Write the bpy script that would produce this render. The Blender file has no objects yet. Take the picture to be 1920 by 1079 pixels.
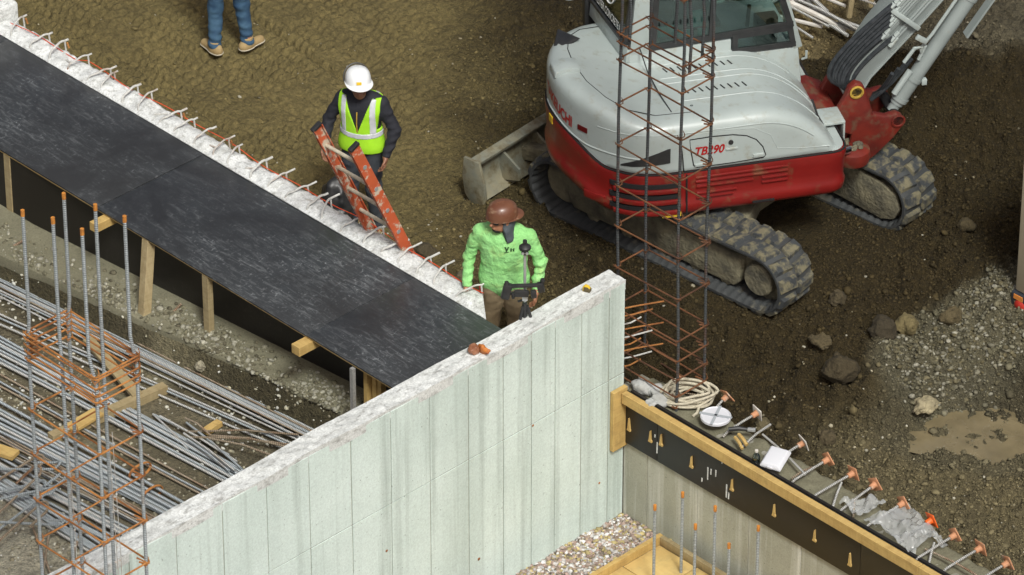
import bpy, bmesh, math, random
import numpy as np
from mathutils import Vector, Matrix
random.seed(7); RNG = np.random.default_rng(11)
R = math.radians
SC = bpy.context.scene
COL = SC.collection
# ------------------------------------------------------------------ camera
# world X runs along the form deck (down-right in the picture), world Y along the pale wall (up-right)
DIST, PITCH, YAW, FPX = 46.08, R(34.0), R(46.0), 10000.0
cam = bpy.data.cameras.new('camera'); CAM = bpy.data.objects.new('camera', cam); COL.objects.link(CAM)
CAM.location = (math.sin(YAW)*DIST*math.cos(PITCH), -math.cos(YAW)*DIST*math.cos(PITCH), DIST*math.sin(PITCH))
CAM.rotation_euler = (R(90)-PITCH, 0, YAW)
cam.sensor_width = 36.0; cam.lens = 36.0*FPX/1920.0
cam.clip_start = 1.0; cam.clip_end = 600.0
SC.camera = CAM
# ------------------------------------------------------------------ sky, sun, exposure
SUN_EL, SUN_DIR = R(52), Vector((0.62, -0.34))        # horizontal direction towards the sun
wd = bpy.data.worlds.new('World'); SC.world = wd; wd.use_nodes = True
nt = wd.node_tree; bg = nt.nodes['Background']
sky = nt.nodes.new('ShaderNodeTexSky'); sky.sky_type = 'NISHITA'; sky.sun_disc = False
sky.sun_elevation = SUN_EL; sky.sun_rotation = math.atan2(SUN_DIR.x, SUN_DIR.y)
sky.air_density = 0.35; sky.dust_density = 8.0; sky.ozone_density = 0.6; sky.altitude = 100
nt.links.new(sky.outputs[0], bg.inputs[0]); bg.inputs[1].default_value = 0.05
sl = bpy.data.lights.new('sun', 'SUN'); SUN = bpy.data.objects.new('sun', sl); COL.objects.link(SUN)
sl.energy = 1.5; sl.angle = R(12); sl.color = (0.97, 1.0, 0.96)
d = Vector((SUN_DIR.normalized().x*math.cos(SUN_EL), SUN_DIR.normalized().y*math.cos(SUN_EL), math.sin(SUN_EL)))
SUN.rotation_euler = d.to_track_quat('Z', 'Y').to_euler()
SC.view_settings.view_transform = 'Standard'; SC.view_settings.look = 'None'
SC.view_settings.gamma = 1.0; SC.view_settings.exposure = 0.97
# ------------------------------------------------------------------ helpers
_fw = Vector((-math.sin(YAW)*math.cos(PITCH), math.cos(YAW)*math.cos(PITCH), -math.sin(PITCH)))
_rt = Vector((math.cos(YAW), math.sin(YAW), 0)); _up = _rt.cross(_fw)
def at(px, py, z):
    """survey helper: point of the photograph (1920 x 1079) at height z, in metres"""
    dv = _fw*FPX + _rt*(px-960) + _up*(539.5-py); o = CAM.location
    t = (z-o.z)/dv.z; return o+dv*t

class MB:
    """mesh collector"""
    def __init__(s): s.v = []; s.f = []; s.t = []
    def add(s, vs, fs, ts=None):
        o = len(s.v); s.v += [tuple(x) for x in vs]; s.f += [tuple(i+o for i in f) for f in fs]
        s.t += list(ts) if ts is not None else [0.0]*len(vs)
        return s
    def box(s, c, size, M=None):
        x, y, z = size[0]/2, size[1]/2, size[2]/2
        vs = [Vector((sx*x, sy*y, sz*z)) for sz in (-1, 1) for sy in (-1, 1) for sx in (-1, 1)]
        if M is not None: vs = [M @ q for q in vs]
        c = Vector(c); vs = [q+c for q in vs]
        return s.add(vs, [(0,2,3,1),(4,5,7,6),(0,1,5,4),(2,6,7,3),(0,4,6,2),(1,3,7,5)])
    def span(s, a, b): return s.box([(a[i]+b[i])/2 for i in range(3)], [abs(b[i]-a[i]) for i in range(3)])
    def beam(s, a, b, w, h, up=(0,0,1)):
        a, b = Vector(a), Vector(b); z = (b-a); L = z.length; z.normalize()
        x = Vector(up).cross(z)
        if x.length < 1e-4: x = Vector((1,0,0)).cross(z)
        x.normalize(); y = z.cross(x)
        M = Matrix((x, y, z)).transposed()
        return s.box((a+b)/2, (w, h, L), M)
    def tube(s, pts, r, n=8, closed=False, caps=True):
        P = [Vector(p) for p in pts]; m = len(P)
        rs = r if hasattr(r, '__len__') else [r]*m
        T = []
        for i in range(m):
            if closed: t = P[(i+1) % m]-P[i-1]
            else: t = P[min(i+1, m-1)]-P[max(i-1, 0)]
            T.append(t.normalized())
        nrm = T[0].orthogonal().normalized(); vs = []; ts = []; acc = 0
        for i in range(m):
            if i:
                acc += (P[i]-P[i-1]).length
                nrm = (nrm - T[i]*nrm.dot(T[i]))
                nrm = nrm.normalized() if nrm.length > 1e-6 else T[i].orthogonal().normalized()
            bn = T[i].cross(nrm)
            for k in range(n):
                a = 2*math.pi*k/n
                vs.append(P[i]+(nrm*math.cos(a)+bn*math.sin(a))*rs[i]); ts.append(acc)
        fs = []
        for i in range(m if closed else m-1):
            j = (i+1) % m
            for k in range(n):
                l = (k+1) % n; fs.append((i*n+k, i*n+l, j*n+l, j*n+k))
        if caps and not closed:
            fs.append(tuple(reversed(range(n)))); fs.append(tuple((m-1)*n+k for k in range(n)))
        return s.add(vs, fs, ts)
    def prism(s, poly, t0, t1, fn):
        """extrude a 2-D polygon; fn(a, b, t) gives the point"""
        n = len(poly)
        ar = sum(poly[i][0]*poly[(i+1) % n][1]-poly[(i+1) % n][0]*poly[i][1] for i in range(n))
        vs = [fn(a, b, t0) for a, b in poly]+[fn(a, b, t1) for a, b in poly]
        fs = [tuple(range(n))[::-1], tuple(range(n, 2*n))]+[(i, (i+1) % n, n+(i+1) % n, n+i) for i in range(n)]
        return s.add(vs, fs)
    def lathe(s, prof, n=24, M=None):
        vs = []; fs = []; m = len(prof)
        for r, z in prof:
            for k in range(n):
                a = 2*math.pi*k/n; q = Vector((r*math.cos(a), r*math.sin(a), z)); vs.append(M @ q if M else q)
        for i in range(m-1):
            for k in range(n):
                l = (k+1) % n; fs.append((i*n+k, i*n+l, (i+1)*n+l, (i+1)*n+k))
        if prof[0][0] > 1e-5: fs.append(tuple(reversed(range(n))))
        if prof[-1][0] > 1e-5: fs.append(tuple((m-1)*n+k for k in range(n)))
        return s.add(vs, fs)
    def grid(s, fn, nu, nv, wrapu=False):
        vs = [fn(i/(nu if wrapu else nu-1), j/(nv-1)) for j in range(nv) for i in range(nu)]
        fs = []
        for j in range(nv-1):
            for i in range(nu if wrapu else nu-1):
                k = (i+1) % nu; fs.append((j*nu+i, j*nu+k, (j+1)*nu+k, (j+1)*nu+i))
        return s.add(vs, fs)
    def build(s, name, mt, parent=None, smooth=True, bevel=0.0, M=None, ang=35, fixn=True, thick=0.0):
        me = bpy.data.meshes.new(name)
        vs = [M @ Vector(q) for q in s.v] if M is not None else s.v
        me.from_pydata([tuple(q) for q in vs], [], s.f)
        if any(s.t):
            at_ = me.attributes.new('t', 'FLOAT', 'POINT'); at_.data.foreach_set('value', s.t)
        bm = bmesh.new(); bm.from_mesh(me)
        if fixn: bmesh.ops.recalc_face_normals(bm, faces=bm.faces)
        if thick:
            bmesh.ops.solidify(bm, geom=bm.faces[:], thickness=thick)
        if bevel:
            es = [e for e in bm.edges if len(e.link_faces) == 2 and e.calc_face_angle(0) > R(30)]
            bmesh.ops.bevel(bm, geom=es, offset=bevel, segments=2, profile=0.5, affect='EDGES', clamp_overlap=True)
        bm.to_mesh(me); bm.free()
        return link(name, me, mt, parent, smooth, ang)
def link(name, me, mt, parent=None, smooth=True, ang=35):
    if smooth:
        me.polygons.foreach_set('use_smooth', [True]*len(me.polygons))
        try: me.set_sharp_from_angle(angle=R(ang))
        except Exception: pass
    if mt is not None: me.materials.append(mt)
    o = bpy.data.objects.new(name, me); COL.objects.link(o)
    if parent is not None: o.parent = parent
    return o
def npmesh(name, V, F, mt, parent=None, smooth=True, attrs=None, ang=180):
    """numpy arrays to a mesh (quads or triangles of one size)"""
    me = bpy.data.meshes.new(name); V = np.asarray(V, np.float32); F = np.asarray(F, np.int32)
    k = F.shape[1]
    me.vertices.add(len(V)); me.vertices.foreach_set('co', V.ravel())
    me.loops.add(F.size); me.loops.foreach_set('vertex_index', F.ravel())
    me.polygons.add(len(F)); me.polygons.foreach_set('loop_start', np.arange(0, F.size, k, dtype=np.int32))
    try: me.polygons.foreach_set('loop_total', np.full(len(F), k, np.int32))
    except Exception: pass
    me.update(calc_edges=True)
    for nm, arr in (attrs or {}).items():
        if arr.ndim == 1:
            a = me.attributes.new(nm, 'FLOAT', 'POINT'); a.data.foreach_set('value', arr.astype(np.float32))
        else:
            a = me.attributes.new(nm, 'FLOAT_COLOR', 'POINT')
            c = np.ones((len(V), 4), np.float32); c[:, :3] = arr; a.data.foreach_set('color', c.ravel())
    o = link(name, me, mt, parent, smooth, ang); me.validate(); return o
def tag(o, label=None, cat=None, group=None, kind=None):
    if label: o['label'] = label
    if cat: o['category'] = cat
    if group: o['group'] = group
    if kind: o['kind'] = kind
    return o
def thing(name, label, cat, loc=(0,0,0), rz=0.0, group=None):
    o = bpy.data.objects.new(name, None); COL.objects.link(o); o.empty_display_size = 0.1
    o.location = loc; o.rotation_euler = (0, 0, rz)
    return tag(o, label, cat, group)
def copy_tree(o, parent=None):
    c = o.copy(); COL.objects.link(c); c.parent = parent
    for ch in list(o.children): copy_tree(ch, c)
    return c
# ---- noise
def _hash(ix, iy, iz, seed):
    h = (ix*374761393 + iy*668265263 + iz*2147483647 + seed*1274126177) & 0xffffffff
    h = ((h ^ (h >> 13))*1274126177) & 0xffffffff
    return ((h ^ (h >> 16)) & 0xffff)/65535.0
def vnoise(x, y, z=None, seed=0):
    x = np.asarray(x, float); y = np.asarray(y, float); z = np.zeros_like(x) if z is None else np.asarray(z, float)
    ix, iy, iz = (np.floor(q).astype(np.int64) for q in (x, y, z)); fx, fy, fz = x-ix, y-iy, z-iz
    fx, fy, fz = (q*q*(3-2*q) for q in (fx, fy, fz)); out = 0
    for dx in (0, 1):
        for dy in (0, 1):
            for dz in ((0, 1) if np.any(fz) else (0,)):
                w = (fx if dx else 1-fx)*(fy if dy else 1-fy)*(fz if dz else 1-fz)
                out = out+w*_hash(ix+dx, iy+dy, iz+dz, seed)
    return out
def fbm(x, y, z=None, oct=4, seed=0):
    a, s, tot = 0.5, 0.0, 0.0
    for o in range(oct):
        s = s+a*vnoise(x*2**o, y*2**o, None if z is None else z*2**o, seed+o*17); tot += a; a *= 0.5
    return s/tot
def sstep(a, b, x):
    t = np.clip((np.asarray(x, float)-a)/(b-a), 0, 1); return t*t*(3-2*t)
# ---- smooth distance-field bodies (surface nets)
def surface_net(fn, lo, hi, h):
    ax = [np.arange(lo[i]-2*h, hi[i]+2.5*h, h) for i in range(3)]
    X, Y, Z = np.meshgrid(*ax, indexing='ij'); n = [len(q) for q in ax]
    st = 3; Xc, Yc, Zc = (q[1::st, 1::st, 1::st] for q in (X, Y, Z)); Sc = fn(Xc, Yc, Zc)
    S = Sc
    for d in range(3): S = np.repeat(S, st, axis=d)
    pad = [(0, max(0, n[d]-S.shape[d])) for d in range(3)]; S = np.pad(S, pad, mode='edge')[:n[0], :n[1], :n[2]].copy()
    mk = np.abs(S) < st*h*1.9+0.012; S[mk] = fn(X[mk], Y[mk], Z[mk])
    ins = S < 0
    c = np.zeros([k-1 for k in n], np.int8)
    for i in (0, 1):
        for j in (0, 1):
            for k in (0, 1): c += ins[i:n[0]-1+i, j:n[1]-1+j, k:n[2]-1+k]
    act = (c > 0) & (c < 8); idx = np.full(act.shape, -1, np.int64)
    ci = np.argwhere(act); idx[act] = np.arange(len(ci))
    acc = np.zeros((len(ci), 3)); cnt = np.zeros(len(ci))
    off = [(i, j, k) for i in (0, 1) for j in (0, 1) for k in (0, 1)]
    for a in range(8):
        for b in range(a+1, 8):
            A, B = off[a], off[b]
            if sum(abs(A[q]-B[q]) for q in range(3)) != 1: continue
            sa = S[ci[:,0]+A[0], ci[:,1]+A[1], ci[:,2]+A[2]]; sb = S[ci[:,0]+B[0], ci[:,1]+B[1], ci[:,2]+B[2]]
            m = (sa < 0) != (sb < 0); t = np.where(m, sa/np.where(m, sa-sb, 1), 0)
            for q in range(3): acc[:, q] += np.where(m, A[q]+t*(B[q]-A[q]), 0)
            cnt += m
    V = (ci+acc/cnt[:, None])*h+np.array([q[0] for q in ax])
    F = []
    for d in range(3):
        e1, e2 = [q for q in range(3) if q != d]
        s0 = [slice(1, n[q]-1) for q in range(3)]; s0[d] = slice(0, n[d]-1); s1 = list(s0); s1[d] = slice(1, n[d])
        a = ins[tuple(s0)]; b = ins[tuple(s1)]; P = np.argwhere(a != b)
        base = np.array([1, 1, 1]); base[d] = 0; P = P+base
        sgn = ins[P[:,0], P[:,1], P[:,2]]
        o1 = np.zeros(3, int); o1[e1] = -1; o2 = np.zeros(3, int); o2[e2] = -1
        g = lambda Q: idx[Q[:,0], Q[:,1], Q[:,2]]
        quad = np.stack([g(P), g(P+o1), g(P+o1+o2), g(P+o2)], 1)
        flip = sgn if d != 1 else ~sgn
        quad[flip] = quad[flip][:, ::-1]
        F.append(quad)
    F = np.concatenate(F); F = F[(F >= 0).all(1)]
    return V, F[:, ::-1]
def sd_cone(X, Y, Z, a, b, ra, rb, sq=None):
    a = np.array(a, float); b = np.array(b, float); d = b-a
    px, py, pz = X-a[0], Y-a[1], Z-a[2]
    t = np.clip((px*d[0]+py*d[1]+pz*d[2])/max(d@d, 1e-9), 0, 1)
    return np.sqrt((px-t*d[0])**2+(py-t*d[1])**2+(pz-t*d[2])**2)-(ra+t*(rb-ra))
def sd_ell(X, Y, Z, c, r):
    k = np.sqrt(((X-c[0])/r[0])**2+((Y-c[1])/r[1])**2+((Z-c[2])/r[2])**2)
    return (k-1)*min(r)
def smin(a, b, k):
    h = np.clip(0.5+0.5*(b-a)/k, 0, 1); return b+(a-b)*h-k*h*(1-h)
def smax(a, b, k): return -smin(-a, -b, k)
# ---- materials
class NT:
    def __init__(s, name):
        s.m = bpy.data.materials.new(name); s.m.use_nodes = True; s.t = s.m.node_tree
        s.b = s.t.nodes['Principled BSDF']; s.o = s.t.nodes['Material Output']
    def n(s, kind, **kw):
        q = s.t.nodes.new('ShaderNode'+kind)
        for k, v in kw.items():
            if k.startswith('i_'): q.inputs[int(k[2:])].default_value = v
            else: setattr(q, k, v)
        return q
    def l(s, a, b): s.t.links.new(a, b)
    def coord(s, kind='Object', scale=(1,1,1), rot=(0,0,0)):
        tc = s.n('TexCoord'); mp = s.n('Mapping'); mp.inputs['Scale'].default_value = scale; mp.inputs['Rotation'].default_value = rot
        s.l(tc.outputs[kind], mp.inputs[0]); return mp.outputs[0]
    def noise(s, scale, detail=4, rough=0.55, vec=None, dist=0.0):
        q = s.n('TexNoise'); q.inputs['Scale'].default_value = scale; q.inputs['Detail'].default_value = detail
        q.inputs['Roughness'].default_value = rough; q.inputs['Distortion'].default_value = dist
        if vec is None: vec = s.coord()
        s.l(vec, q.inputs['Vector']); return q.outputs['Fac']
    def ramp(s, fac, stops):
        q = s.n('ValToRGB'); e = q.color_ramp.elements
        while len(e) < len(stops): e.new(0.5)
        for k, (p, c) in enumerate(stops):
            e[k].position = p; e[k].color = (c, c, c, 1) if not hasattr(c, '__len__') else tuple(c)+(1,)
        s.l(fac, q.inputs[0]); return q.outputs[0]
    def mix(s, fac, a, b, mode='MIX'):
        q = s.n('MixRGB', blend_type=mode)
        for k, w in ((0, fac), (1, a), (2, b)):
            if hasattr(w, 'links') or hasattr(w, 'is_output'): s.l(w, q.inputs[k])
            elif hasattr(w, '__len__'): q.inputs[k].default_value = tuple(w)+(1,) if len(w) == 3 else w
            else: q.inputs[k].default_value = w
        return q.outputs[0]
    def math(s, op, a, b=0.0):
        q = s.n('Math', operation=op)
        for k, w in ((0, a), (1, b)):
            if hasattr(w, 'is_output'): s.l(w, q.inputs[k])
            else: q.inputs[k].default_value = w
        return q.outputs[0]
    def attr(s, name): q = s.n('Attribute', attribute_name=name); return q
    def bump(s, h, strength=0.3, dist=0.01):
        q = s.n('Bump'); q.inputs['Strength'].default_value = strength; q.inputs['Distance'].default_value = dist
        s.l(h, q.inputs['Height']); s.l(q.outputs[0], s.b.inputs['Normal']); return q
    def col(s, c):
        if hasattr(c, 'is_output'): s.l(c, s.b.inputs['Base Color'])
        else: s.b.inputs['Base Color'].default_value = tuple(c)+(1,)
    def rough(s, r):
        if hasattr(r, 'is_output'): s.l(r, s.b.inputs['Roughness'])
        else: s.b.inputs['Roughness'].default_value = r
def mat(name, c1, c2=None, rough=0.6, scale=8.0, lo=0.35, hi=0.65, bump=0.0, bscale=40, metal=0.0, spec=0.5,
        dirt=None, dscale=3.0, dlo=0.5, dhi=0.7, bdist=0.01, coat=0.0):
    t = NT(name)
    if c2 is not None: c = t.mix(t.ramp(t.noise(scale, 6), [(lo, 0.0), (hi, 1.0)]), c1, c2)
    else: c = None
    if dirt is not None:
        k = t.ramp(t.noise(dscale, 8, 0.65), [(dlo, 0.0), (dhi, 1.0)])
        c = t.mix(k, c if c is not None else c1, dirt)
        rr = t.math('MULTIPLY', k, 0.9-rough); t.rough(t.math('ADD', rr, rough))
    else: t.rough(rough)
    t.col(c if c is not None else c1)
    t.b.inputs['Metallic'].default_value = metal; t.b.inputs['Specular IOR Level'].default_value = spec
    t.b.inputs['Coat Weight'].default_value = coat
    if bump: t.bump(t.noise(bscale, 5), bump, bdist)
    return t.m
# ================================================================== materials
M = {}
def soil_mat():
    t = NT('soil'); a = t.attr('soil').outputs['Color']; co = t.coord('Object')
    n1 = t.noise(1.6, 6, 0.6, co); n2 = t.noise(22, 8, 0.7, co); n3 = t.noise(90, 4, 0.6, co)
    c = t.mix(t.ramp(n1, [(0.3, 0.0), (0.7, 1.0)]), a, (0.72, 0.72, 0.74), 'MULTIPLY')
    c = t.mix(1.0, c, t.ramp(n2, [(0.28, (0.52, 0.50, 0.46)), (0.48, (0.95, 0.95, 0.95)), (0.70, (1.5, 1.46, 1.38))]), 'MULTIPLY')
    sp = t.ramp(n3, [(0.64, 0.0), (0.70, 1.0)])
    c = t.mix(t.math('MULTIPLY', sp, 0.45), c, (0.26, 0.22, 0.13))
    t.col(c); t.rough(0.92); t.b.inputs['Specular IOR Level'].default_value = 0.25
    vo = t.n('TexVoronoi'); vo.inputs['Scale'].default_value = 38; t.l(co, vo.inputs['Vector']); vo2 = t.n('TexVoronoi'); vo2.inputs['Scale'].default_value = 85; t.l(co, vo2.inputs['Vector'])
    h = t.math('SUBTRACT', t.math('ADD', n2, t.math('MULTIPLY', n3, 0.5)), t.math('ADD', t.math('MULTIPLY', vo.outputs[0], 0.8), t.math('MULTIPLY', vo2.outputs[0], 0.5))); h = t.math('MULTIPLY', h, t.attr('rg').outputs['Fac']); t.bump(h, 0.9, 0.03)
    return t.m
M['soil'] = soil_mat()
def stone_mat(name='stones', rough=0.85):
    t = NT(name); a = t.attr('tint').outputs['Color']; n = t.noise(35, 5)
    t.col(t.mix(1.0, a, t.ramp(n, [(0.3, 0.65), (0.7, 1.25)]), 'MULTIPLY')); t.rough(rough)
    t.b.inputs['Specular IOR Level'].default_value = 0.3; t.bump(n, 0.4, 0.01); return t.m
M['stones'] = stone_mat()
def concrete_mat(name, base, dark, streak, sscale=(9, 9, 0.35), samt=0.6, blotch=0.5, slo=0.50, shi=0.76, fine=0.86):
    t = NT(name); co = t.coord('Object')
    n1 = t.noise(1.3, 6, 0.6, co); n2 = t.noise(1.0, 7, 0.65, t.coord('Object', sscale)); n3 = t.noise(60, 5, 0.6, co)
    c = t.mix(t.math('MULTIPLY', t.ramp(n1, [(0.35, 0.0), (0.7, 1.0)]), blotch), base, dark)
    n4 = t.noise(1.0, 6, 0.6, t.coord('Object', tuple(q*0.33 for q in sscale)))
    c = t.mix(t.math('MULTIPLY', t.ramp(n4, [(0.48, 0.0), (0.70, 1.0)]), samt*0.75), c, tuple((dark[i]*0.6+streak[i]*0.4) for i in range(3)))
    c = t.mix(t.math('MULTIPLY', t.ramp(n2, [(slo, 0.0), (shi, 1.0)]), samt), c, streak)
    c = t.mix(1.0, c, t.ramp(n3, [(0.3, fine), (0.7, 1.08)]), 'MULTIPLY')
    bh = t.ramp(t.noise(34, 2, 0.5, co), [(0.70, 0.0), (0.745, 1.0)]); c = t.mix(t.math('MULTIPLY', bh, 0.65), c, tuple(q*0.3 for q in dark))
    t.col(c); t.rough(0.85); t.b.inputs['Specular IOR Level'].default_value = 0.3
    t.bump(t.math('ADD', n3, t.math('MULTIPLY', t.noise(9, 5, 0.6, co), 1.2)), 0.25, 0.01); return t.m
M['conc'] = concrete_mat('pale_concrete', (0.64, 0.735, 0.69), (0.49, 0.585, 0.54), (0.25, 0.30, 0.265), (6, 6, 0.20), 0.62, 0.6, 0.50, 0.72)
M['conc_joint'] = mat('joint_stain', (0.20, 0.19, 0.15), (0.32, 0.31, 0.26), 0.9, 9)
M['conc_top'] = concrete_mat('rough_concrete_top', (0.74, 0.76, 0.74), (0.55, 0.57, 0.55), (0.30, 0.30, 0.28), (26, 10, 20), 0.85, 0.5, 0.50, 0.68, 0.7)
M['conc_wet'] = concrete_mat('stained_concrete', (0.40, 0.40, 0.32), (0.26, 0.26, 0.20), (0.68, 0.68, 0.62), (9, 9, 0.35), 0.8, 0.9)
M['conc_strip'] = concrete_mat('white_concrete', (0.74, 0.76, 0.75), (0.52, 0.53, 0.50), (0.30, 0.30, 0.27), (22, 22, 22), 0.8, 0.5, 0.50, 0.70, 0.7)
M['conc_ledge'] = concrete_mat('sandy_concrete', (0.21, 0.20, 0.135), (0.12, 0.115, 0.075), (0.13, 0.12, 0.08), (9, 9, 9), 0.5, 0.8, 0.40, 0.80, 0.7)
def phenolic(name, base, dust, amt, dustc=(0.35, 0.37, 0.38), rough=0.42):
    t = NT(name); co = t.coord('Object')
    big = t.noise(1.1, 5, 0.6, co, 0.6)
    sm = t.noise(1.0, 9, 0.75, t.coord('Object', (5, 26, 7), (0, 0, R(12))), 1.2)
    pr = t.noise(1.0, 6, 0.7, t.coord('Object', (34, 22, 20), (0, 0, R(-20))), 0.8)
    m1 = t.ramp(big, [(0.38, 0.0), (0.68, 1.0)])
    m2 = t.ramp(sm, [(0.50, 0.0), (0.72, 1.0)]); m3 = t.ramp(pr, [(0.58, 0.0), (0.66, 1.0)])
    k = t.math('MULTIPLY', t.math('ADD', t.math('MULTIPLY', m2, m1), t.math('MULTIPLY', m3, t.math('MULTIPLY', m1, 1.1))), amt)
    k = t.math('MINIMUM', k, 0.9)
    c = t.mix(t.math('MULTIPLY', m1, dust), base, (0.060, 0.068, 0.073)); c = t.mix(k, c, dustc)
    t.col(c); t.rough(t.math('ADD', t.math('MULTIPLY', k, 0.4), rough)); t.bump(sm, 0.08, 0.004); return t.m
M['deck'] = phenolic('form_film', (0.027, 0.028, 0.029), 0.45, 0.48)
M['form_dark'] = phenolic('dark_form_film', (0.010, 0.008, 0.006), 0.08, 0.08, (0.25, 0.24, 0.2), 0.5)
def wood_mat(name, a, b, c3=None, sc=1.0):
    t = NT(name); co = t.coord('Object', (6*sc, 6*sc, 6*sc)); 
    w = t.noise(1.0, 6, 0.6, t.coord('Object', (5*sc, 5*sc, 40*sc)), 0.5); w2 = t.noise(1.0, 6, 0.6, t.coord('Object', (40*sc, 5*sc, 5*sc)), 0.5)
    w3 = t.noise(1.0, 5, 0.6, t.coord('Object', (5*sc, 40*sc, 5*sc)), 0.5)
    g = t.math('MULTIPLY', t.math('ADD', t.math('ADD', w, w2), w3), 0.333)
    c = t.mix(t.ramp(g, [(0.4, 0.0), (0.6, 1.0)]), a, b)
    k = t.ramp(t.noise(1.0, 7, 0.7, co), [(0.55, 0.0), (0.75, 1.0)]); c = t.mix(t.math('MULTIPLY', k, 0.7), c, c3 or tuple(q*0.4 for q in a))
    t.col(c); t.rough(0.75); t.bump(g, 0.25, 0.006); return t.m
M['wood'] = wood_mat('new_timber', (0.53, 0.37, 0.13), (0.40, 0.26, 0.085), (0.24, 0.16, 0.06))
M['wood_old'] = wood_mat('weathered_timber', (0.36, 0.29, 0.16), (0.26, 0.20, 0.10), (0.12, 0.10, 0.055))
M['ply'] = wood_mat('pale_plywood', (0.60, 0.44, 0.17), (0.52, 0.36, 0.13), (0.32, 0.24, 0.11), 0.5)
def steel_mat(name, base, rust, lo, hi, pitch=0.017, rough=0.5, metal=0.3, strength=0.9):
    t = NT(name); co = t.coord('Object'); a = t.attr('t').outputs['Fac']
    wv = t.math('SINE', t.math('MULTIPLY', a, 2*math.pi/pitch))
    n = t.noise(3.2, 6, 0.65, co); n2 = t.noise(40, 4, 0.6, co)
    c = t.mix(t.ramp(n, [(lo, 0.0), (hi, 1.0)]), base, rust)
    c = t.mix(1.0, c, t.ramp(n2, [(0.3, 0.75), (0.7, 1.15)]), 'MULTIPLY')
    if pitch < 1: c = t.mix(t.ramp(wv, [(0.2, 0.0), (0.8, 1.0)]), t.mix(1.0, c, (0.58, 0.58, 0.58), 'MULTIPLY'), c)
    t.col(c); t.rough(rough); t.b.inputs['Metallic'].default_value = metal
    t.bump(t.math('ADD', wv, n2), strength, 0.003); return t.m
RUST = (0.24, 0.085, 0.022)
M['bar'] = steel_mat('ribbed_steel', (0.46, 0.51, 0.53), (0.33, 0.22, 0.12), 0.60, 0.80)
M['bar_dark'] = steel_mat('ribbed_steel_dark', (0.085, 0.095, 0.10), (0.13, 0.05, 0.018), 0.52, 0.70)
M['bar_pale'] = steel_mat('dusty_steel', (0.62, 0.62, 0.59), (0.40, 0.31, 0.20), 0.55, 0.8)
M['bar_rusty'] = steel_mat('rusty_steel', (0.42, 0.34, 0.24), RUST, 0.48, 0.78)
M['tie'] = steel_mat('rusty_tie', (0.44, 0.19, 0.05), (0.23, 0.085, 0.025), 0.42, 0.62, 9, 0.8, 0.0)
M['tie_dark'] = steel_mat('dark_rusty_tie', (0.17, 0.068, 0.024), (0.065, 0.028, 0.013), 0.42, 0.62, 9, 0.8, 0.0)
M['tip'] = mat('orange_paint', (0.55, 0.22, 0.035), (0.35, 0.14, 0.03), 0.7, 30)
M['hoop'] = steel_mat('concrete_coated_bar', (0.50, 0.50, 0.47), (0.24, 0.12, 0.055), 0.52, 0.72, 9, 0.85, 0.0)
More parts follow.
